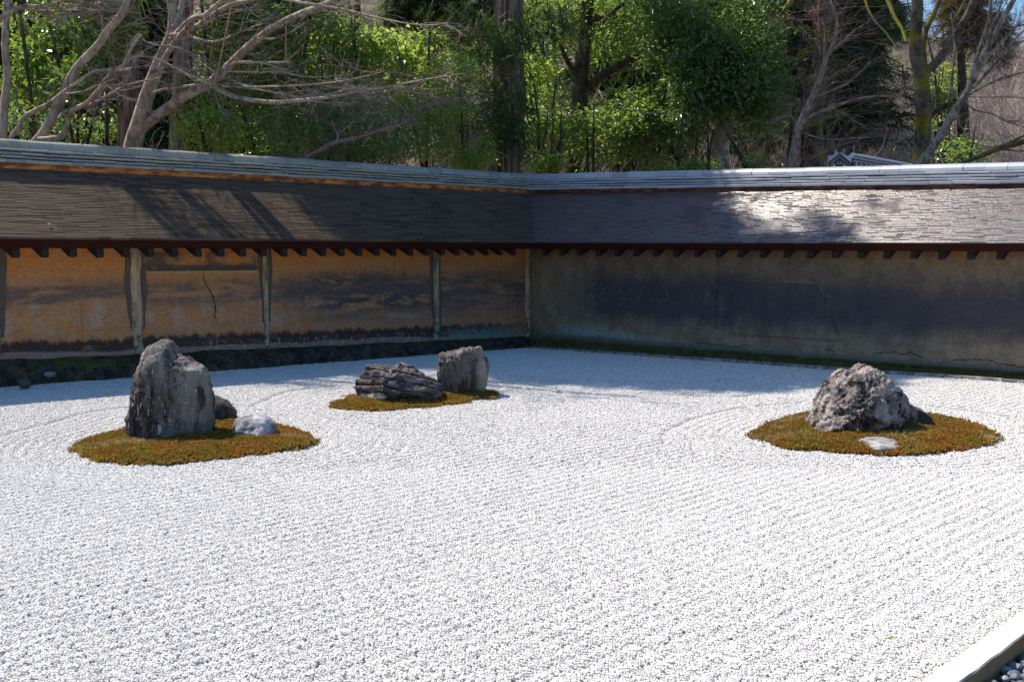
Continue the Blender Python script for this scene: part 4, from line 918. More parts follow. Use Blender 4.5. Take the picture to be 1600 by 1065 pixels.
def sprays(centers, r, per, L_, droop=.6, rad=.3):
    """drooping feathery conifer sprays: each a narrow rachis with side blades"""
    n = len(centers) * per; c_ = np.repeat(centers, per, 0) + r.normal(0, rad, (n, 3)) * np.array([1, 1, .6])
    dr = r.normal(0, 1, (n, 3)); dr[:, 2] = -droop - r.random(n) * droop; dr /= np.linalg.norm(dr, axis=1)[:, None]
    sd_ = np.cross(dr, r.normal(0, 1, (n, 3))); sd_ /= np.linalg.norm(sd_, axis=1)[:, None] + 1e-9
    ln = L_ * r.uniform(.6, 1.3, n)[:, None]; Vs = []
    for (t0, s_, t1, w_) in ((0, 0, 1, .04), (.15, .28, .55, .042), (.15, -.28, .55, .042), (.35, .26, .75, .04), (.35, -.26, .75, .04), (.55, .2, .9, .034), (.55, -.2, .9, .034)):
        a = c_ + dr * ln * t0; e_ = c_ + dr * ln * t1 + sd_ * ln * s_; q = (sd_ if s_ == 0 else dr) * ln * w_
        Vs.append(np.stack([a - q, a + q, e_ + q * .2], 1))
    V = np.concatenate(Vs, 0).reshape(-1, 3); return V, np.arange(len(V)).reshape(-1, 3)
def blob_points(blobs, r, gap=.0, seed=0, shell=.55, gsc=1.1):
    out = []
    for (c_, rad, n) in blobs:
        k = int(n * 1.8) + 8; d_ = r.normal(0, 1, (k, 3)); d_ /= np.linalg.norm(d_, axis=1)[:, None]; t_ = (shell + (1 - shell) * r.random(k)) ** 1.0
        P = np.array(c_) + d_ * t_[:, None] * np.array(rad) * (1 + .22 * vnoise(d_ * 2.2 + np.array(c_), seed + 3))[:, None]
        P = P[fbm(P, gsc, 3, seed) > gap - .25]; out.append(P[:n])
    return np.vstack(out)
def px_blob(px, py, rx, ry, d, depth, n):     # blob measured in the photograph at distance d
    k = d / F; return (D(px, py, d), (rx * k, depth, ry * k), n)
def tree(name, label, cat, foot, limbs, m_bark, group=None, warp=.06, sides=10, split=True):
    """limbs: list of (P, R); the first is the trunk"""
    root = thing(name, label, cat, tuple(foot), group)
    for q, (P, R) in enumerate(limbs):
        if q and m_bark == M_MAPLE: R = R * (.86 if R[0] > .03 else .72)
        V, Q = tube(P, R, sides if R[0] > .04 else 6, warp, q); mk('trunk' if q == 0 else 'branch', V, Q, m_bark, root, True)
    return root
def bush(name, label, cat, blobs, per_, L_, wd_, m, seed, foot=None, gap=0., crad=.2, stems=3, group=None, bark=None, droop=.2, mode='leaf', shell=.55):
    big_ = L_ >= .1; per = max(8, int(per_ * (.72 if big_ else .95))); wd = wd_ * (1.1 if big_ else .92); L_ = L_ * (.98 if big_ else .80); crad = crad * 1.25
    r = np.random.default_rng(seed); c_ = np.array(blobs[0][0]); f_ = np.array(foot if foot is not None else (c_[0], c_[1] + .2, float(terrain(c_[:1], c_[1:2])[0])), float)
    root = thing(name, label, cat, tuple(f_), group); tl = []
    for q in range(stems):
        b = blobs[q % len(blobs)]; e_ = np.array(b[0]) + r.normal(0, .4, 3) * np.array(b[1]); s_ = f_ + np.array([r.normal(0, .12), r.normal(0, .12), -.1])
        mid_ = (s_ + e_) / 2 + r.normal(0, .15, 3); P, R = catmull([s_, mid_, e_, e_ + (e_ - mid_) * .5 + r.normal(0, .1, 3)], [.05, .035, .022, .008], .25); tl.append((P, R))
    V, Q = join_tubes([tube(P, R, 6, .08, 3) for P, R in tl]); mk('stem', V, Q, bark or M_DARKB, root, True)
    pts = blob_points(blobs, r, gap, seed, shell)
    V, Fc = leaves(pts, crad, r, per, L_, wd, droop) if mode == 'leaf' else sprays(pts, r, per, L_, .6, crad)
    mk('crown', V, Fc, m, root, False, None, 'stuff'); return root
rt = np.random.default_rng(21)
foot = lambda px, d: np.array([(px - 800) / F * d, d, float(terrain(np.array([(px - 800) / F * d]), np.array([d]))[0])])
def down(px0, py0, d, lean=0.):               # start of a trunk hidden behind the wall, at the ground
    f_ = foot(px0 - lean, d); return f_

# maple A, the large pale one
dA = 13.7
def grounded(PR_, px, d):
    P, R = PR_; f_ = foot(px, d); f_[2] -= .1
    Pn, Rn = catmull(np.vstack([f_, (f_ + P[0]) / 2 + np.array([.02, 0, 0]), P[0]]), [R[0] * 1.35, R[0] * 1.12, R[0]], .15); return np.vstack([Pn[:-1], P]), np.concatenate([Rn[:-1], R])
A = [grounded(limb([(206,236),(212,210),(218,190),(229,153),(245,108),(256,82),(268,54),(270,22),(265,-6),(258,-40)], dA, dA - .6, .105, .035), 200, dA),
     limb([(212,212),(229,194),(259,171),(290,149),(322,134),(340,119),(356,105),(381,80),(407,58),(437,38),(470,22),(504,9),(540,-6),(600,-30)], dA, dA - 1.9, .075, .026),
     limb([(272,44),(281,20),(287,-4),(296,-40)], dA - .5, dA - .4, .045, .03),
     limb([(268,62),(288,40),(301,29),(319,25),(332,14),(345,3),(360,-16)], dA - .55, dA - 1.3, .042, .022),
     limb([(283,60),(306,44),(331,26),(358,9),(394,0),(430,-14)], dA - .55, dA - 1.6, .045, .020),
     limb([(333,134),(353,146),(380,154),(425,160),(470,157),(520,151),(560,142),(600,137),(650,127),(700,119)], dA - .9, dA - 2.2, .034, .008),
     limb([(198,92),(216,88),(234,89),(259,99),(290,115),(318,128),(340,137)], dA - .9, dA - 1.1, .022, .016),
     limb([(200,100),(203,80),(209,64),(217,54),(222,57),(228,66),(254,72),(288,77),(310,92)], dA - .9, dA - .8, .020, .009),
     limb([(266,55),(283,54),(308,61),(335,66),(362,56),(385,46),(410,38)], dA - .7, dA - 1.5, .026, .009),
     limb([(236,150),(243,143),(274,137),(313,132),(336,130)], dA - .3, dA - .9, .024, .018),
     limb([(350,108),(362,99),(394,97),(425,98),(455,97)], dA - 1.0, dA - 1.0, .022, .014),
     limb([(410,97),(432,106),(455,116),(490,121),(530,118)], dA - 1.0, dA - 1.6, .018, .006),
     limb([(398,60),(425,61),(452,52),(470,40),(490,28)], dA - 1.3, dA - .9, .020, .006),
     limb([(346,135),(370,136),(403,140),(459,151),(500,160),(560,160)], dA - 1.0, dA - .4, .018, .006),
     limb([(358,122),(385,135),(425,135),(482,133),(540,126),(600,112)], dA - 1.0, dA - 2.6, .020, .005),
     limb([(440,-2),(480,6),(540,16),(600,30),(660,40),(700,36)], dA - 1.6, dA - 2.6, .022, .006),
     limb([(250,108),(262,84),(276,62),(292,44)], dA - .4, dA - .9, .04, .03),
     limb([(262,70),(286,78),(312,96),(345,120)], dA - .55, dA - 1.1, .015, .008)]
rootA = tree('bare_maple', 'large bare maple with pale smooth bark forking low behind the ochre wall', 'tree', foot(200, dA), A, M_MAPLE, None, .05, 12)
tw = twigs_from(A[1:], rt, 190, .55, .005, .3, .3, .0, 3, .28, (2, 5)); twig_mesh(tw, 'twigs', M_TWIG, rootA)
# maple B, leaning stems left of it
dB = 13.0
B = [grounded(limb([(56,222),(70,205),(88,171),(101,144),(113,117),(128,97),(144,81),(158,65),(167,50),(178,38),(192,20),(200,-4),(206,-40)], dB, dB - .3, .058, .036), 44, dB),
     limb([(18,214),(29,200),(41,180),(74,164),(97,146),(135,119),(153,110),(192,110),(207,105),(216,102)], dB - .5, dB - .9, .034, .012),
     limb([(60,219),(80,217),(97,212),(106,194),(113,173),(133,163),(153,142),(171,117),(192,103),(205,77),(221,53)], dB - .1, dB - .5, .040, .014),
     limb([(92,186),(97,178),(117,167),(140,164),(169,149),(194,135),(228,126),(250,124)], dB - .2, dB + .3, .026, .012),
     limb([(163,54),(160,30),(155,0),(152,-30)], dB - .2, dB, .030, .022),
     limb([(100,147),(130,143),(158,130),(184,122)], dB - .5, dB - .8, .014, .006),
     limb([(160,128),(178,142),(196,153),(226,160)], dB - .4, dB - .7, .012, .004)]
B[1] = grounded(B[1], 10, dB - .5)
rootB = tree('bare_maple', 'bare maple with leaning grey stems fanning up behind the left part of the ochre wall', 'tree', foot(44, dB), B, M_MAPLE, None, .05, 10)
tw = twigs_from(B[1:], rt, 105, .40, .0045, .35, .3, 0, 3, .3, (2, 5)); twig_mesh(tw, 'twigs', M_TWIG, rootB)
dL_ = 13.3
Ls = [grounded(limb([(4,216),(6,190),(7,158),(12,120),(10,97),(8,70),(9,45),(11,0),(14,-40)], dL_, dL_, .046, .034), 2, dL_),
      limb([(30,12),(55,17),(79,19),(113,16),(140,16),(171,15)], dL_ - .6, dL_ - .9, .016, .006), limb([(100,19),(130,10),(160,4),(176,2)], dL_ - .7, dL_ - .9, .012, .005)]
rootL = tree('bare_maple', 'slim upright bare trunk rising at the extreme left behind the ochre wall', 'tree', foot(2, dL_), Ls, M_MAPLE, None, .05, 10)
twig_mesh(twigs_from(Ls[1:], rt, 60, .45, .006, .35, .2, 0, 3), 'twigs', M_TWIG, rootL)
# maple whose stem stands just outside the picture; its boughs reach in and streak the roof with shade
dE = 12.7
Ee = [grounded(limb([(-95,214),(-90,150),(-78,90),(-70,20),(-66,-60),(-60,-150),(-40,-250)], dE, dE + .3, .095, .03), -100, dE),
      limb([(-70,60),(-40,44),(-10,34),(0,29),(14,20),(32,11),(61,10),(80,8),(95,2),(120,-8)], dE, dE - .3, .045, .014),
      limb([(-84,120),(-110,60),(-150,0),(-190,-80),(-220,-180)], dE, dE + .4, .06, .02), limb([(-75,30),(-40,-40),(-10,-110),(30,-190),(60,-260)], dE, dE + .3, .05, .018),
      limb([(-66,-60),(-100,-120),(-150,-200),(-190,-280)], dE, dE + .8, .045, .015), limb([(-62,-110),(-20,-150),(30,-210),(90,-260)], dE, dE + .6, .035, .012),
      limb([(-120,50),(-180,20),(-250,-40),(-320,-120)], dE, dE + .3, .04, .015), limb([(-90,180),(-130,120),(-200,60),(-280,-20),(-330,-120)], dE, dE + .2, .06, .018),
      limb([(-150,0),(-140,-70),(-120,-140),(-110,-220)], dE + .2, dE + .9, .03, .012), limb([(-30,-60),(-50,-130),(-60,-200),(-50,-270)], dE + .1, dE + .3, .025, .010)]
rootE = tree('bare_maple', 'bare maple at the far left edge reaching a pale level bough in from outside', 'tree', foot(-100, dE), Ee, M_MAPLE, None, .05, 10)
twig_mesh(twigs_from(Ee[1:], rt, 60, .5, .006, .35, .3, 0, 2), 'twigs', M_TWIG, rootE)
# low maple bough in front of the hedge
dM = 14.4
Mb = [grounded(limb([(470,252),(480,247),(522,223),(556,216),(593,204),(622,196),(643,184),(659,168),(690,159),(730,152)], dM, dM - .6, .030, .008), 455, dM),
      limb([(527,222),(528,210),(521,197),(518,188)], dM - .2, dM - .3, .016, .007), limb([(640,186),(625,165),(600,150),(575,145)], dM - .4, dM - .7, .012, .004), limb([(528,212),(545,196),(570,180),(600,174)], dM - .2, dM - .4, .010, .004)]
rootM = tree('bare_maple', 'low slender bare bough reaching right in front of the dark rounded hedge', 'tree', foot(455, dM), Mb, M_TWIG, None, .05, 8)
twig_mesh(twigs_from(Mb, rt, 75, .42, .004, .3, .35, 0, 3), 'twigs', M_TWIG, rootM)

# cedars: three trunks with bark ridges; their crowns stand above the picture and shade the corner
def cedar(px, d, rad, H_, label, blobs, seed, low=None, n=(260, 26), lean=0., Lsp=.5, side=0.):
    r = np.random.default_rng(seed); f_ = foot(px, d); root = thing('cedar_tree', label, 'tree', tuple(f_))
    hs = np.linspace(-.15, H_, 60); sides = 44; th = np.linspace(0, 2 * pi, sides, endpoint=False); V = []
    rdg = 1 + .075 * r.normal(0, 1, sides)
    for q, h in enumerate(hs):
        rr = rad * (1 - .75 * h / H_ * .8) * (1 + .35 * np.exp(-max(h, 0) / .5)); rr = max(rr, .03)
        m_ = rdg + .03 * np.sin(h * 1.7 + th * 5) ; V += [(f_[0] + lean * h + rr * k_ * cos(a), f_[1] + rr * k_ * sin(a), f_[2] + h) for a, k_ in zip(th, m_)]
    i = np.arange(59)[:, None] * sides; j = np.arange(sides)[None]; j2 = (j + 1) % sides
    mk('trunk', V, np.stack([i + j, i + j2, i + sides + j2, i + sides + j], -1).reshape(-1, 4), M_CEDARB, root, False)
    lim = []; tops = []
    for (c_, rr_, n_) in blobs:
        for q in range(n_):
            a = r.uniform(0, 2 * pi); h = c_ + r.uniform(-.5, .5) * 1.0; L_ = rr_ * r.uniform(.6, 1.1) * (1 + side * cos(a)); s_ = f_ + np.array([lean * h, 0, h]); o_ = np.array([cos(a), sin(a), 0])
            e1 = s_ + o_ * L_ * .5 + np.array([0, 0, .12 * L_]); e2 = s_ + o_ * L_ + np.array([0, 0, -.12 * L_]); P, R = catmull([s_, e1, e2], [.035, .022, .008], .25); lim.append((P, R)); tops.append(P[len(P) // 3:])
    V, Q = join_tubes([tube(P, R, 5) for P, R in lim]); mk('branches', V, Q, M_DARKB, root, True, None, 'stuff')
    T_ = np.vstack(tops); pts = T_[r.integers(0, len(T_), n[0])]; 
    if low is not None: pts = np.vstack([pts, low])
    V, Fc = sprays(pts, r, n[1], Lsp, .7, .22); mk('crown', V, Fc, M_LF_CEDAR, root, False, None, 'stuff'); return root
lowA = np.vstack([D(px, py, 18.4 + q) + 0 for px, py, q in ((795,50,0),(770,62,.2),(815,40,.1),(830,60,.3),(850,25,0),(760,30,.3),(725,40,.2),(800,82,-.1),(785,70,-.2),(735,75,.4),(745,95,.3),(800,150,-.1),(790,165,-.2),(810,175,-.1),(760,140,.2),(745,165,.3),(775,190,-.1),(805,195,-.1),(780,130,-.1),(755,195,.1),(800,205,-.2),(870,45,.2),(700,20,.2),(690,55,.3),(880,15,.3),(812,215,-.1)) for _ in range(1)])
cedar(793, 19.0, .265, 19, 'thick ribbed cedar trunk with dark drooping sprays right behind the garden corner', [(9.5, 1.7, 12), (11.5, 1.6, 12), (13.5, 1.4, 10), (15.5, 1.1, 8), (17.5, .8, 6)], 4, lowA, (240, 44), .004, .30)
CED_B = [(6.4, 1.4, 10), (7.3, 2.0, 20), (8.4, 2.3, 24), (9.5, 2.3, 22), (10.5, 1.9, 13), (11.4, 1.3, 8), (12.4, .8, 5)]
cedar(208, 17.2, .18, 13.2, 'dark cedar trunk behind the fork of the large pale maple', [(h_, r_ * .72, n_) for h_, r_, n_ in CED_B], 5, None, (700, 22), .0, .55)
cedar(265, 16.8, .15, 12.8, 'second dark cedar trunk just right of the large maple stems', CED_B, 6, None, (1500, 24), .06, .55, .5)

# centre: dark mossy evergreen and the broad evergreen
dC = 21.0
Cc = [grounded(limb([(893,272),(899,215),(903,181),(906,152),(907,118),(910,92),(912,66),(918,13),(922,-30)], dC, dC, .17, .10), 890, dC),
      limb([(912,140),(926,131),(944,116),(970,102),(997,89),(1018,76),(1040,72)], dC, dC - .5, .085, .05), limb([(905,124),(897,112),(889,100),(880,82),(876,70)], dC, dC - .3, .055, .03),
      limb([(914,36),(925,30),(955,26),(997,25),(1030,30),(1060,26)], dC, dC - .6, .06, .035), limb([(940,38),(948,28),(956,20),(976,5),(1000,-4)], dC - .5, dC - .8, .035, .04),
      limb([(1035,6),(1055,10),(1075,8),(1095,18)], dC - .9, dC - .6, .04, .03), limb([(905,180),(915,170),(930,166),(945,160)], dC, dC - .3, .05, .02),
      limb([(890,240),(900,236),(880,238),(862,237),(835,238),(820,232)], dC - .2, dC - .8, .02, .012), limb([(930,216),(945,213),(962,214),(975,218)], dC - .6, dC - .7, .03, .02),
      limb([(968,262),(968,230),(962,206),(958,190)], dC - .3, dC - .4, .035, .02), limb([(1000,98),(1012,118),(1030,128),(1034,150),(1035,170)], dC - .4, dC - .3, .03, .015)]
rootC = tree('evergreen_tree', 'dark mossy crooked evergreen with spreading limbs right of the thick cedar trunk', 'tree', foot(890, dC), Cc, M_DARKB, None, .09, 12)
r_ = np.random.default_rng(60)
pts = blob_points([px_blob(868, 60, 60, 70, 21.9, .8, 60), px_blob(950, 66, 60, 66, 22.0, .7, 70), px_blob(850, 120, 36, 50, 21.6, .7, 36), px_blob(1000, 70, 56, 76, 21.6, .7, 60), px_blob(900, -10, 110, 40, 21.0, 1.2, 80), px_blob(945, 160, 40, 36, 21.9, .5, 26), px_blob(985, 40, 40, 30, 20.4, .5, 24)], r_, .05, 8)
V, Fc = leaves(pts, .34, r_, 30, .10, .048, .2); mk('crown', V, Fc, M_LF_OAK, rootC, False, None, 'stuff')
dO = 20.0
O_ = [grounded(limb([(1127,264),(1125,245),(1127,223),(1132,195),(1130,160),(1120,110),(1105,50),(1095,-20)], dO, dO, .155, .09), 1125, dO),
      limb([(1131,190),(1100,186),(1070,180),(1040,176),(1010,178)], dO, dO - .8, .04, .02), limb([(1131,200),(1150,220),(1175,214),(1200,208),(1226,212)], dO, dO - .7, .035, .012), limb([(1125,130),(1160,100),(1190,70),(1210,40)], dO, dO - .4, .06, .02), limb([(1120,110),(1080,90),(1050,60),(1030,30)], dO, dO - .6, .06, .02)]
rootO = tree('evergreen_tree', 'big dark leafed evergreen with a rounded crown over a pale mottled trunk', 'tree', foot(1125, dO), O_, M_PALEB, None, .06, 12)
pts = blob_points([px_blob(1110, 60, 108, 105, 19.4, 1.1, 260), px_blob(1120, 120, 100, 66, 19.3, 1.0, 200), px_blob(1060, 110, 60, 90, 19.2, .8, 110), px_blob(1190, 140, 38, 60, 19.5, .6, 70), px_blob(1090, 0, 130, 60, 19.4, 1.2, 160), px_blob(1045, 180, 60, 36, 19.2, .7, 56)], r_, .0, 12, .45, .9)
V, Fc = leaves(pts, .30, r_, 36, .105, .044, .35); mk('crown', V, Fc, M_LF_DARK, rootO, False, None, 'stuff')

# right: bare maple D, mossy straight trunk, large mossy tree
dD = 17.0
Dd = [grounded(limb([(1232,263),(1242,237),(1246,205),(1256,181),(1266,158),(1277,134),(1285,110),(1292,89),(1303,66),(1308,37),(1303,20),(1297,0)], dD, dD - .3, .068, .018), 1226, dD),
      limb([(1250,196),(1271,179),(1303,168),(1330,157),(1370,150),(1410,152)], dD, dD - .8, .036, .010), limb([(1275,152),(1298,142),(1324,131),(1345,112),(1360,96)], dD - .1, dD - .5, .028, .008),
      limb([(1250,200),(1240,188),(1235,181),(1221,184),(1205,190)], dD, dD - .3, .022, .008), limb([(1247,202),(1269,213),(1298,218),(1335,216),(1370,214)], dD, dD - .9, .020, .008),
      limb([(1287,94),(1288,64),(1288,42),(1284,30)], dD - .2, dD - .1, .018, .010), limb([(1294,84),(1315,66),(1335,48),(1362,30)], dD - .2, dD - .7, .018, .006), limb([(1268,176),(1272,165),(1277,155)], dD, dD - .1, .02, .01),
      limb([(1352,215),(1330,222),(1300,232),(1262,250)], dD - .8, dD - .6, .010, .005), limb([(1300,168),(1330,185),(1352,200)], dD - .4, dD - .8, .010, .004)]
rootD = tree('bare_maple', 'bare maple with a pale forked trunk left of the white plastered roof end', 'tree', foot(1226, dD), Dd, M_MAPLE, None, .05, 10)
twig_mesh(twigs_from(Dd, rt, 190, .55, .0048, .28, .3, 0, 3, .25, (2, 5)), 'twigs', M_TWIG2, rootD)
dS = 19.0
Ss = [grounded(limb([(1279,262),(1279,230),(1278,190),(1282,150),(1286,90),(1284,40),(1283,-30),(1283,-90)], dS, dS, .085, .055), 1279, dS), limb([(1283,60),(1260,44),(1240,30),(1218,24)], dS, dS - .5, .03, .01), limb([(1284,40),(1300,14),(1312,-10)], dS, dS - .2, .03, .015),
      limb([(1283,-60),(1320,-62),(1362,-36),(1387,0),(1397,26),(1410,46),(1416,66)], dS, dS - 1.2, .055, .024), limb([(1335,-58),(1348,-16),(1356,14),(1371,39),(1383,50),(1392,63),(1403,79)], dS - .5, dS - 1.3, .022, .013), limb([(1410,46),(1420,58),(1425,72)], dS - 1.1, dS - 1.2, .014, .006),
      limb([(1283,-70),(1262,-48),(1242,-10),(1231,8),(1222,20)], dS, dS - .6, .06, .036)]
rootS = tree('mossy_trunk_tree', 'straight moss covered trunk standing behind the forked bare maple', 'tree', foot(1279, dS), Ss, M_MOSSB, None, .06, 10)
twig_mesh(twigs_from(Ss[:3], rt, 110, .65, .005, .3, .4, 0, 3, .25), 'twigs', M_TWIG2, rootS)
dN = 16.8
Nn_ = [grounded(limb([(1439,262),(1442,230),(1442,205),(1443,158),(1439,118),(1432,87),(1431,53),(1433,21),(1434,-5),(1436,-50)], dN, dN, .125, .07), 1438, dN),
      limb([(1444,116),(1443,92),(1442,74),(1447,47),(1458,24),(1468,0),(1480,-30)], dN, dN + .2, .05, .03), limb([(1445,112),(1458,103),(1474,84),(1489,63),(1502,42),(1516,16),(1523,-3),(1534,-40)], dN, dN - .4, .062, .048),
      limb([(1455,178),(1468,171),(1479,165),(1495,155),(1508,145),(1524,130)], dN + .1, dN - .7, .044, .040), limb([(1439,190),(1436,178),(1430,160),(1424,155)], dN - .1, dN - .2, .03, .02),
      limb([(1437,200),(1436,186),(1441,172),(1438,160)], dN - .12, dN - .12, .02, .015), limb([(1500,46),(1490,34),(1500,16),(1508,0)], dN - .3, dN - .5, .02, .012)]
rootN = tree('mossy_tree', 'large dark mossy tree with upright forking limbs behind the sunlit end of the dark wall', 'tree', foot(1438, dN), Nn_, M_MOSSB, None, .08, 12)
dK = 16.0
Kk = [grounded(limb([(1434,257),(1455,234),(1471,210),(1481,192),(1495,168),(1508,150),(1521,126),(1529,105),(1539,82),(1552,58),(1568,29),(1584,0),(1600,-30)], dK, dK - .5, .062, .030), 1424, dK),
      limb([(1510,147),(1518,122),(1523,105),(1534,66),(1545,32),(1548,0),(1552,-30)], dK - .3, dK, .032, .020), limb([(1520,138),(1529,129),(1552,103),(1576,79),(1606,60)], dK - .3, dK - .9, .026, .010),
      limb([(1528,108),(1537,100),(1563,87),(1579,68),(1604,44)], dK - .3, dK - .7, .022, .010), limb([(1500,158),(1495,152),(1487,137),(1488,118),(1492,79),(1489,50),(1486,20)], dK - .2, dK - .1, .022, .010),
      limb([(1540,80),(1546,50),(1560,20),(1566,0)], dK - .4, dK - .3, .016, .010), limb([(1484,190),(1500,182),(1512,176)], dK - .2, dK - .4, .018, .006), limb([(1512,148),(1540,134),(1566,122),(1610,110)], dK - .3, dK - .9, .018, .008),
      limb([(1535,90),(1560,72),(1590,40),(1612,24)], dK - .4, dK - .1, .018, .008), limb([(1545,36),(1580,46),(1612,30)], dK - .1, dK - .2, .010, .005),
      limb([(1512,152),(1550,152),(1600,153)], dK - .2, dK + .3, .008, .005), limb([(1508,156),(1522,172),(1552,178),(1572,190),(1606,200)], dK - .2, dK - .5, .012, .006), limb([(1497,170),(1500,196),(1516,214),(1532,236)], dK, dK - .4, .012, .004)]
rootK = tree('leaning_tree', 'grey leaning bare tree fanning to the right of the large mossy trunk', 'tree', foot(1424, dK), Kk, M_MOSSB2, None, .06, 10)
twig_mesh(twigs_from(Kk[1:] + Nn_[1:], rt, 120, .55, .005, .5, .3, .1, 3, .28), 'twigs', M_TWIG, rootK)
dQ = 15.5
Qq = [grounded(limb([(1690,190),(1660,200),(1625,213),(1600,221),(1580,227),(1563,231),(1537,242),(1505,254),(1480,262)], dQ, dQ + .2, .055, .022), 1740, dQ), limb([(1600,212),(1580,222),(1563,230)], dQ, dQ, .014, .02), limb([(1563,232),(1590,236),(1612,233)], dQ, dQ - .3, .014, .008)]
rootQ = tree('mossy_bough', 'low mossy bough dipping in from the right edge over the dark wall roof', 'tree', foot(1740, dQ), Qq, M_MOSSB, None, .08, 10)
twig_mesh(twigs_from(Qq[:1], rt, 30, .4, .006, .4, .4, .1, 2), 'twigs', M_TWIG, rootQ)

# shrubs and bushes behind the walls
BS = [
 ('evergreen_shrub', 'glossy dark leaved camellia behind the leaning maple stems', [px_blob(95, 75, 85, 85, 16.4, .9, 150), px_blob(70, 130, 70, 50, 16.2, .7, 80), px_blob(165, 40, 50, 50, 16.8, .7, 60), px_blob(60, 20, 70, 40, 16.6, .8, 60)], 26, .105, .052, M_LF_GLOSS, .05, .2),
 ('evergreen_shrub', 'low dim shrub under the camellia at the far left', [px_blob(70, 190, 75, 40, 17.2, .6, 50), px_blob(150, 165, 60, 60, 17.4, .7, 60)], 24, .10, .045, M_LF_DARK, .15, .22),
 ('bright_shrub', 'bright green backlit bush low behind the right fork of the large maple', [px_blob(325, 200, 50, 42, 16.3, .6, 80), px_blob(300, 150, 36, 40, 16.6, .5, 36)], 24, .085, .045, M_LF_BRIGHT, .15, .18),
 ('evergreen_shrub', 'tall mixed green bush between the large maple and the sunlit bush', [px_blob(330, 60, 60, 60, 17.5, .8, 80), px_blob(400, 90, 70, 80, 17.4, .8, 110), px_blob(470, 60, 60, 60, 17.8, .8, 80), px_blob(420, 20, 110, 40, 17.6, 1., 90)], 26, .10, .048, M_LF_GLOSS, .10, .22),
 ('bright_shrub', 'sunlit yellow green bush at the top between maple and cedar', [px_blob(545, 75, 60, 42, 18.6, .8, 90), px_blob(600, 100, 60, 50, 18.8, .8, 90), px_blob(650, 85, 45, 42, 19.0, .7, 60), px_blob(555, 110, 40, 30, 18.2, .6, 40)], 24, .105, .06, M_LF_BRIGHT, .12, .22),
 ('clipped_hedge', 'dark rounded hedge behind the low slender bough', [px_blob(540, 205, 105, 75, 16.6, .8, 210), px_blob(470, 215, 70, 60, 16.4, .7, 110), px_blob(590, 225, 70, 55, 16.4, .7, 100)], 34, .06, .028, M_LF_DARK, -.1, .17),
 ('bright_shrub', 'fine leaved bright bush between the dark hedge and the thick cedar', [px_blob(690, 200, 52, 66, 17.6, .7, 130), px_blob(660, 150, 46, 40, 17.8, .6, 60), px_blob(735, 230, 34, 45, 17.4, .5, 60), px_blob(700, 120, 50, 40, 18.0, .7, 55)], 30, .075, .038, M_LF_BRIGHT, .08, .17),
 ('evergreen_shrub', 'dark glossy bush behind the dark hedge and the maple twigs', [px_blob(500, 160, 110, 50, 17.6, .7, 110), px_blob(400, 190, 70, 70, 17.5, .7, 80), px_blob(420, 150, 60, 40, 17.5, .7, 50)], 26, .09, .045, M_LF_GLOSS, .10, .2),
 ('bright_shrub', 'yellow green leafy bush right of the thick cedar trunk', [px_blob(850, 165, 36, 60, 19.6, .6, 70), px_blob(835, 120, 26, 40, 19.6, .5, 30), px_blob(860, 205, 40, 30, 19.3, .5, 40)], 26, .10, .05, M_LF_BRIGHT, .08, .2),
 ('evergreen_shrub', 'dark glossy bush below the limbs of the crooked evergreen', [px_blob(930, 215, 60, 48, 19.6, .7, 110), px_blob(1000, 190, 60, 50, 19.8, .7, 100), px_blob(1040, 230, 60, 36, 19.5, .7, 70), px_blob(905, 245, 50, 25, 19.2, .5, 40)], 28, .10, .046, M_LF_OAK, .05, .2),
 ('bright_shrub', 'small bright bush peeping over the roof right of the thick cedar', [px_blob(850, 255, 26, 16, 17.8, .3, 34)], 26, .085, .045, M_LF_BRIGHT, 0, .13),
 ('bright_shrub', 'low bright bush peeping over the roof below the pale mottled trunk', [px_blob(1072, 264, 44, 10, 17.6, .3, 34), px_blob(1105, 260, 20, 10, 17.6, .3, 14)], 20, .08, .042, M_LF_GLOSS, 0, .12),
 ('bright_shrub', 'small green bush beside the foot of the forked bare maple', [px_blob(1245, 182, 16, 24, 18.5, .3, 16), px_blob(1170, 250, 30, 18, 18.6, .3, 20)], 22, .08, .04, M_LF_GLOSS, .1, .15),
 ('bright_shrub', 'green bush low between the two mossy trunks on the right', [px_blob(1490, 242, 34, 22, 21.0, .6, 40), px_blob(1470, 205, 24, 34, 21.4, .6, 26)], 20, .10, .045, M_LF_OAK, .15, .22),
 ('evergreen_shrub', 'yellow green bush on the hillside seen through the fork of the large mossy tree', [px_blob(1470, 130, 34, 50, 27, .9, 60), px_blob(1462, 165, 24, 24, 27, .7, 24)], 24, .13, .06, M_LF_BRIGHT, .12, .3),
]
for q, (nm, lb, bl, per, L_, wd, m, gap, cr) in enumerate(BS): bush(nm, lb, 'shrub' if nm != 'clipped_hedge' else 'hedge', bl, per, L_, wd, m, 400 + q, None, gap, cr, 4)

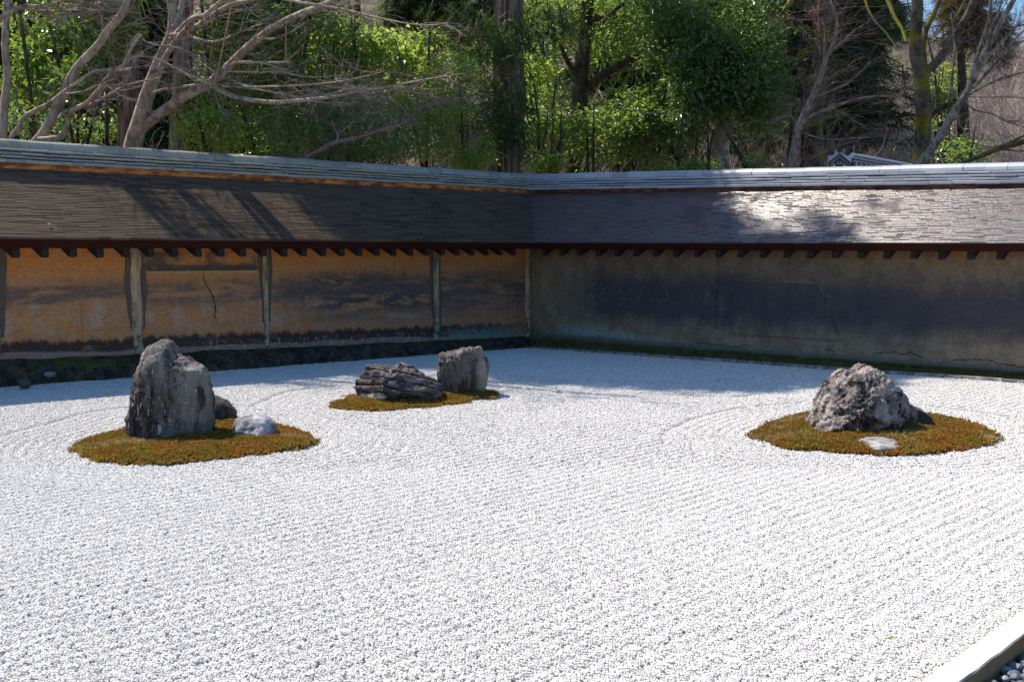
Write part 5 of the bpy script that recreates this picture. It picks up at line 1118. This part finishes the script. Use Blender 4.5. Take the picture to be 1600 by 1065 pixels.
# conifers further up the slope
def conifer(px, ytop, d, rad, label, m, seed, n=420, Lsp=.7, zlow=1.0):
    r = np.random.default_rng(seed); f_ = foot(px, d); top = D(px, ytop, d); Ht = top[2] - f_[2]; root = thing('conifer', label, 'tree', tuple(f_), 'conifers on the slope')
    P, R = catmull([f_, f_ + np.array([.05, 0, Ht * .5]), top], [.2, .13, .02], .6); V, Q = tube(P, R, 8, .05); mk('trunk', V, Q, M_DARKB, root, True)
    h = r.random(n) ** .75; hz = zlow + (Ht - zlow) * h; rr = rad * (1 - h) ** .8 * r.uniform(.35, 1.05, n) + .08; a = r.uniform(0, 2 * pi, n)
    lay = 1 + .25 * np.sin(hz * 4 + a * 2)
    pts = f_ + np.stack([rr * lay * np.cos(a), rr * lay * np.sin(a), hz], -1); V, Fc = sprays(pts, r, 16, Lsp, .35, .22); mk('crown', V, Fc, m, root, False, None, 'stuff')
conifer(1255, -150, 27, 2.2, 'dark conifer behind the top of the big rounded evergreen', M_LF_CEDAR, 1, 620, .6, 2.6)
conifer(1318, -50, 30, 1.2, 'dark conifer behind the bare maple twigs, left of the patch of sky', M_LF_CEDAR, 2, 420, .5, 4.6)
conifer(1205, -100, 33, 2.6, 'tall dark conifer farther behind the big rounded evergreen', M_LF_CEDAR, 3, 560, .7, 2.0)
conifer(1494, -60, 26, .30, 'slim rusty conifer standing right of the large mossy trunk', M_LF_RUST, 4, 170, .34, 5.2)
conifer(1540, 22, 58, 1.0, 'dark conifer far up on the hill crest right of the rusty one', M_LF_CEDAR, 5, 240, .6, 1.)
conifer(720, -60, 30, 2.2, 'dim conifer high behind the sunlit bush left of the thick cedar', M_LF_CEDAR, 6, 500, .7, 4.)
conifer(560, -60, 34, 2.4, 'dim conifer on the slope behind the top of the maple', M_LF_CEDAR, 7, 420, .7, 6)
conifer(200, -70, 27, 2.6, 'dim broad conifer behind the camellia at the left', M_LF_CEDAR, 8, 700, .7, .5)
conifer(30, -60, 26, 2.4, 'dim broad conifer at the extreme left behind the slim trunk', M_LF_CEDAR, 9, 600, .7, .5)
conifer(420, -40, 27, 2.2, 'dim conifer in the gap behind the tall mixed green bush', M_LF_CEDAR, 10, 500, .7, .5)
conifer(985, -40, 28, 2.2, 'dim conifer filling the gap behind the crooked evergreen', M_LF_CEDAR, 11, 520, .7, .5)

# leafless brushwood on the hillside: nobody could count it
def sapling(seed):
    r = np.random.default_rng(seed); H_ = r.uniform(2.4, 4.4); P, R = catmull([(0, 0, -.2), (r.normal(0, .12), r.normal(0, .12), H_ * .5), (r.normal(0, .35), r.normal(0, .35), H_)], [.035, .022, .006], .6)
    tw = [(P, R)] + twigs_from([(P, R)], r, 18, 1.3, .010, .9, .15, .5, 2, .25, (3, 6)); V, Q = join_tubes([tube(a, b, 3) for a, b in tw]); return mesh('bare_sapling', V, Q, M_BRUSH, True)
t = NT('brush_bark'); rr = t.n('ShaderNodeObjectInfo').outputs['Random']; M_BRUSH = t.done(t.mix(rr, (.28, .21, .185), (.48, .40, .355)), .9, None, .1)
n_ = 3000; az = np.concatenate([rng.uniform(-.52, .54, 1500), rng.uniform(.16, .50, 1500)]); dd = 21.5 + 52 * rng.random(n_) ** 1.25; x, y = az * dd, dd; z = terrain(x, y); n_ = len(x)
scatter('brushwood', np.stack([x, y, z], -1), np.stack([rng.normal(0, .08, n_), rng.normal(0, .08, n_), rng.uniform(0, 6.28, n_)], -1), rng.uniform(.45, 1.15, n_) * (.6 + y / 130), [sapling(700 + q) for q in range(7)], rng.integers(0, 7, n_), 'leafless brushwood covering the hillside')
# evergreen underwood scattered among it
def clump(seed, m):
    r = np.random.default_rng(seed); V, Fc = leaves(blob_points([((0, 0, .7), (.9, .9, .8), 34)], r, .0, seed), .3, r, 16, .16, .09, .2); return mesh('bush_clump', V, Fc, m, False)
n_ = 230; az = rng.uniform(-.5, .52, n_); dd = 24 + 50 * rng.random(n_); x, y = az * dd, dd; k = ~((az > .22) & (az < .36) & (dd < 34)); x, y = x[k], y[k]; n_ = len(x)
scatter('underwood', np.stack([x, y, terrain(x, y)], -1), np.stack([0 * x, 0 * x, rng.uniform(0, 6.28, n_)], -1), rng.uniform(.6, 1.5, n_), [clump(800 + q, (M_LF_OAK, M_LF_BRIGHT, M_LF_DARK)[q % 3]) for q in range(6)], rng.integers(0, 6, n_), 'scattered evergreen underwood on the hillside')
# wooded crest
n_ = 420; az = rng.uniform(.16, .56, n_); dd = rng.uniform(76, 96, n_); x, y = az * dd, dd
scatter('crest_wood', np.stack([x, y, terrain(x, y)], -1), np.stack([0 * x, 0 * x, rng.uniform(0, 6.28, n_)], -1), rng.uniform(.6, 1.35, n_), [clump(820 + q, M_LF_DARK) for q in range(4)] + [sapling(840)], rng.integers(0, 5, n_), 'dark wood along the crest of the hill')

# straw ropes tied to the maple
def rope(a, b, d0, d1, label, rad=.007):
    P0, P1 = D(*a, d0), D(*b, d1); t_ = np.linspace(0, 1, 12)[:, None]; P = P0 + (P1 - P0) * t_; P[:, 2] -= .05 * np.linalg.norm(P1 - P0) * (4 * t_ * (1 - t_))[:, 0] * .5
    V, Q = tube(P, np.full(12, rad), 6); tag(mk('straw_rope', V, Q, M_ROPE, None, True), label, 'rope', 'straw ropes on the maples')
rope((361,10), (335,133), dA - 1.5, dA - 1.0, 'long straw rope slanting down from the upper bough to the fork of the large maple')
rope((447,40), (446,96), dA - 1.3, dA - 1.05, 'short straw rope hanging straight down to the cut level bough of the large maple')
rope((16,2), (103,132), dL_ - .6, dB - .5, 'straw rope slanting across the left from the slim trunk to the leaning stems')

# ------------------------------------------------------------------ tiled roof end behind the dark wall
dG = 19.0; pg = D(1311.5, 259, dG); fx = np.array([1.0, 0, 0]); fy = np.array([0, 1.0, 0]); fz = np.array([0, 0, 1.0]); k = dG / F
yaw = math.atan2(pg[0], pg[1]) * .4; fx = np.array([cos(yaw), -sin(yaw), 0]); fy = np.array([sin(yaw), cos(yaw), 0])
root = thing('tiled_roof_end', 'white plastered roof end with black chevrons and discs peeping over the dark wall', 'roof', tuple(pg + np.array([0, 0, -2.2])))
def Gp(x, y, z): return pg + fx * x * k + fy * y + fz * z * k      # x, z in photograph pixels round the panel foot
def slab(name, poly, y0, y1, m, parent=root):
    n = len(poly); V = [Gp(x, y0, z) for x, z in poly] + [Gp(x, y1, z) for x, z in poly]
    return mk(name, V, [tuple(range(n))] + [(q, q + n, (q + 1) % n + n, (q + 1) % n) for q in range(n)] + [tuple(range(2 * n - 1, n - 1, -1))], m, parent)
slab('plaster_panel', [(-17, -16), (17, -16), (16, 21), (9, 24), (0, 28), (-9, 24), (-16, 21)], 0, .16, M_WHITE)
for top, th in ((18.5, 3.6), (12.8, 3.2)):
    slab('chevron', [(-16.8, top - 13.5 - th), (0, top - th), (16.8, top - 13.5 - th), (16.8, top - 13.5), (0, top), (-16.8, top - 13.5)], -.022, .002, M_BLACK)
for x, z in ((-12.6, 20.5), (.3, 24.5), (12.2, 20)):
    slab('disc_tile', [(x + 4.4 * cos(a), z + 4.4 * sin(a)) for a in np.linspace(0, 2 * pi, 18, endpoint=False)], -.05, .30, M_BLACK)
slab('crest_cup', [(-5.4, 4.6), (5.4, 4.6), (5.6, 1.5), (4.4, -1.4), (-4.4, -1.4), (-5.6, 1.5)], -.024, .002, M_BLACK)
slab('crest_cup', [(-1.6, 5.6), (1.6, 5.6), (1.2, 8.6), (-1.2, 8.6)], -.024, .002, M_BLACK)
slab('crest_line', [(-3.4, 3.2), (3.4, 3.2), (3.4, 2.4), (-3.4, 2.4)], -.030, -.020, M_WHITE)
slab('side_plaster', [(17.2, 5), (22.4, 6.5), (22.0, 20), (17.2, 20.5)], .06, .20, M_WHITE)
slab('side_mark', [(19.2, 6.4), (22.0, 7.2), (21.8, 12.4), (19.6, 12.6)], .045, .062, M_BLACK)
# ridge running back and down to the right: courses and round tiles
R0 = Gp(4, .12, 0); rd = np.array([.60, .78, -.006]); rd /= np.linalg.norm(rd); rs = np.cross(rd, fz); rs /= np.linalg.norm(rs)
def beam(name, z0, z1, hw, m, L_=6.5, s0=.0): 
    b = MB(); b.box(R0 + rd * s0 + fz * z0 * k - rs * hw, rd * L_, rs * 2 * hw, fz * (z1 - z0) * k); return b.make(name, m, root)
beam('ridge_core', -14, 8.5, .10, M_BLACK); beam('ridge_course', 8.6, 10.4, .13, M_TILE_R); beam('ridge_course', 10.9, 12.6, .125, M_BLACK); beam('ridge_course', 13.1, 15, .13, M_TILE_R); beam('ridge_course', 15.5, 17.2, .12, M_BLACK)
V, Q = tube(np.array([R0 + rd * s_ + fz * 19.2 * k for s_ in np.linspace(0, 6.5, 8)]), np.full(8, .048), 12); mk('ridge_cap', V, Q, M_TILE_R, root, True)
for q in range(26):                                                # lattice of half round tiles under the courses
    c_ = R0 + rd * (.25 + q * .105) + fz * 4.5 * k + rs * .105; V, Q = tube(np.array([c_, c_ + rs * .02]), np.array([.046, .046]), 8)
    if q < 24: mk('lattice_tile', np.vstack([V, [c_ + rs * .02]]), [tuple(f) for f in Q] + [(8 + a, 8 + (a + 1) % 8, 16) for a in range(8)], M_TILE_R if q % 2 else M_BLACK, root)
b = MB(); b.add([Gp(-17, .16, -16), Gp(17, .16, -16), Gp(17, .9, -60), Gp(-17, .9, -60)], [(0, 1, 2, 3)])
for q in (-1, 1): b.box(Gp(q * 14 - 2, .05, -214), fx * .04, fy * .08, fz * 200 * k)
b.make('support', M_BLACK, root)
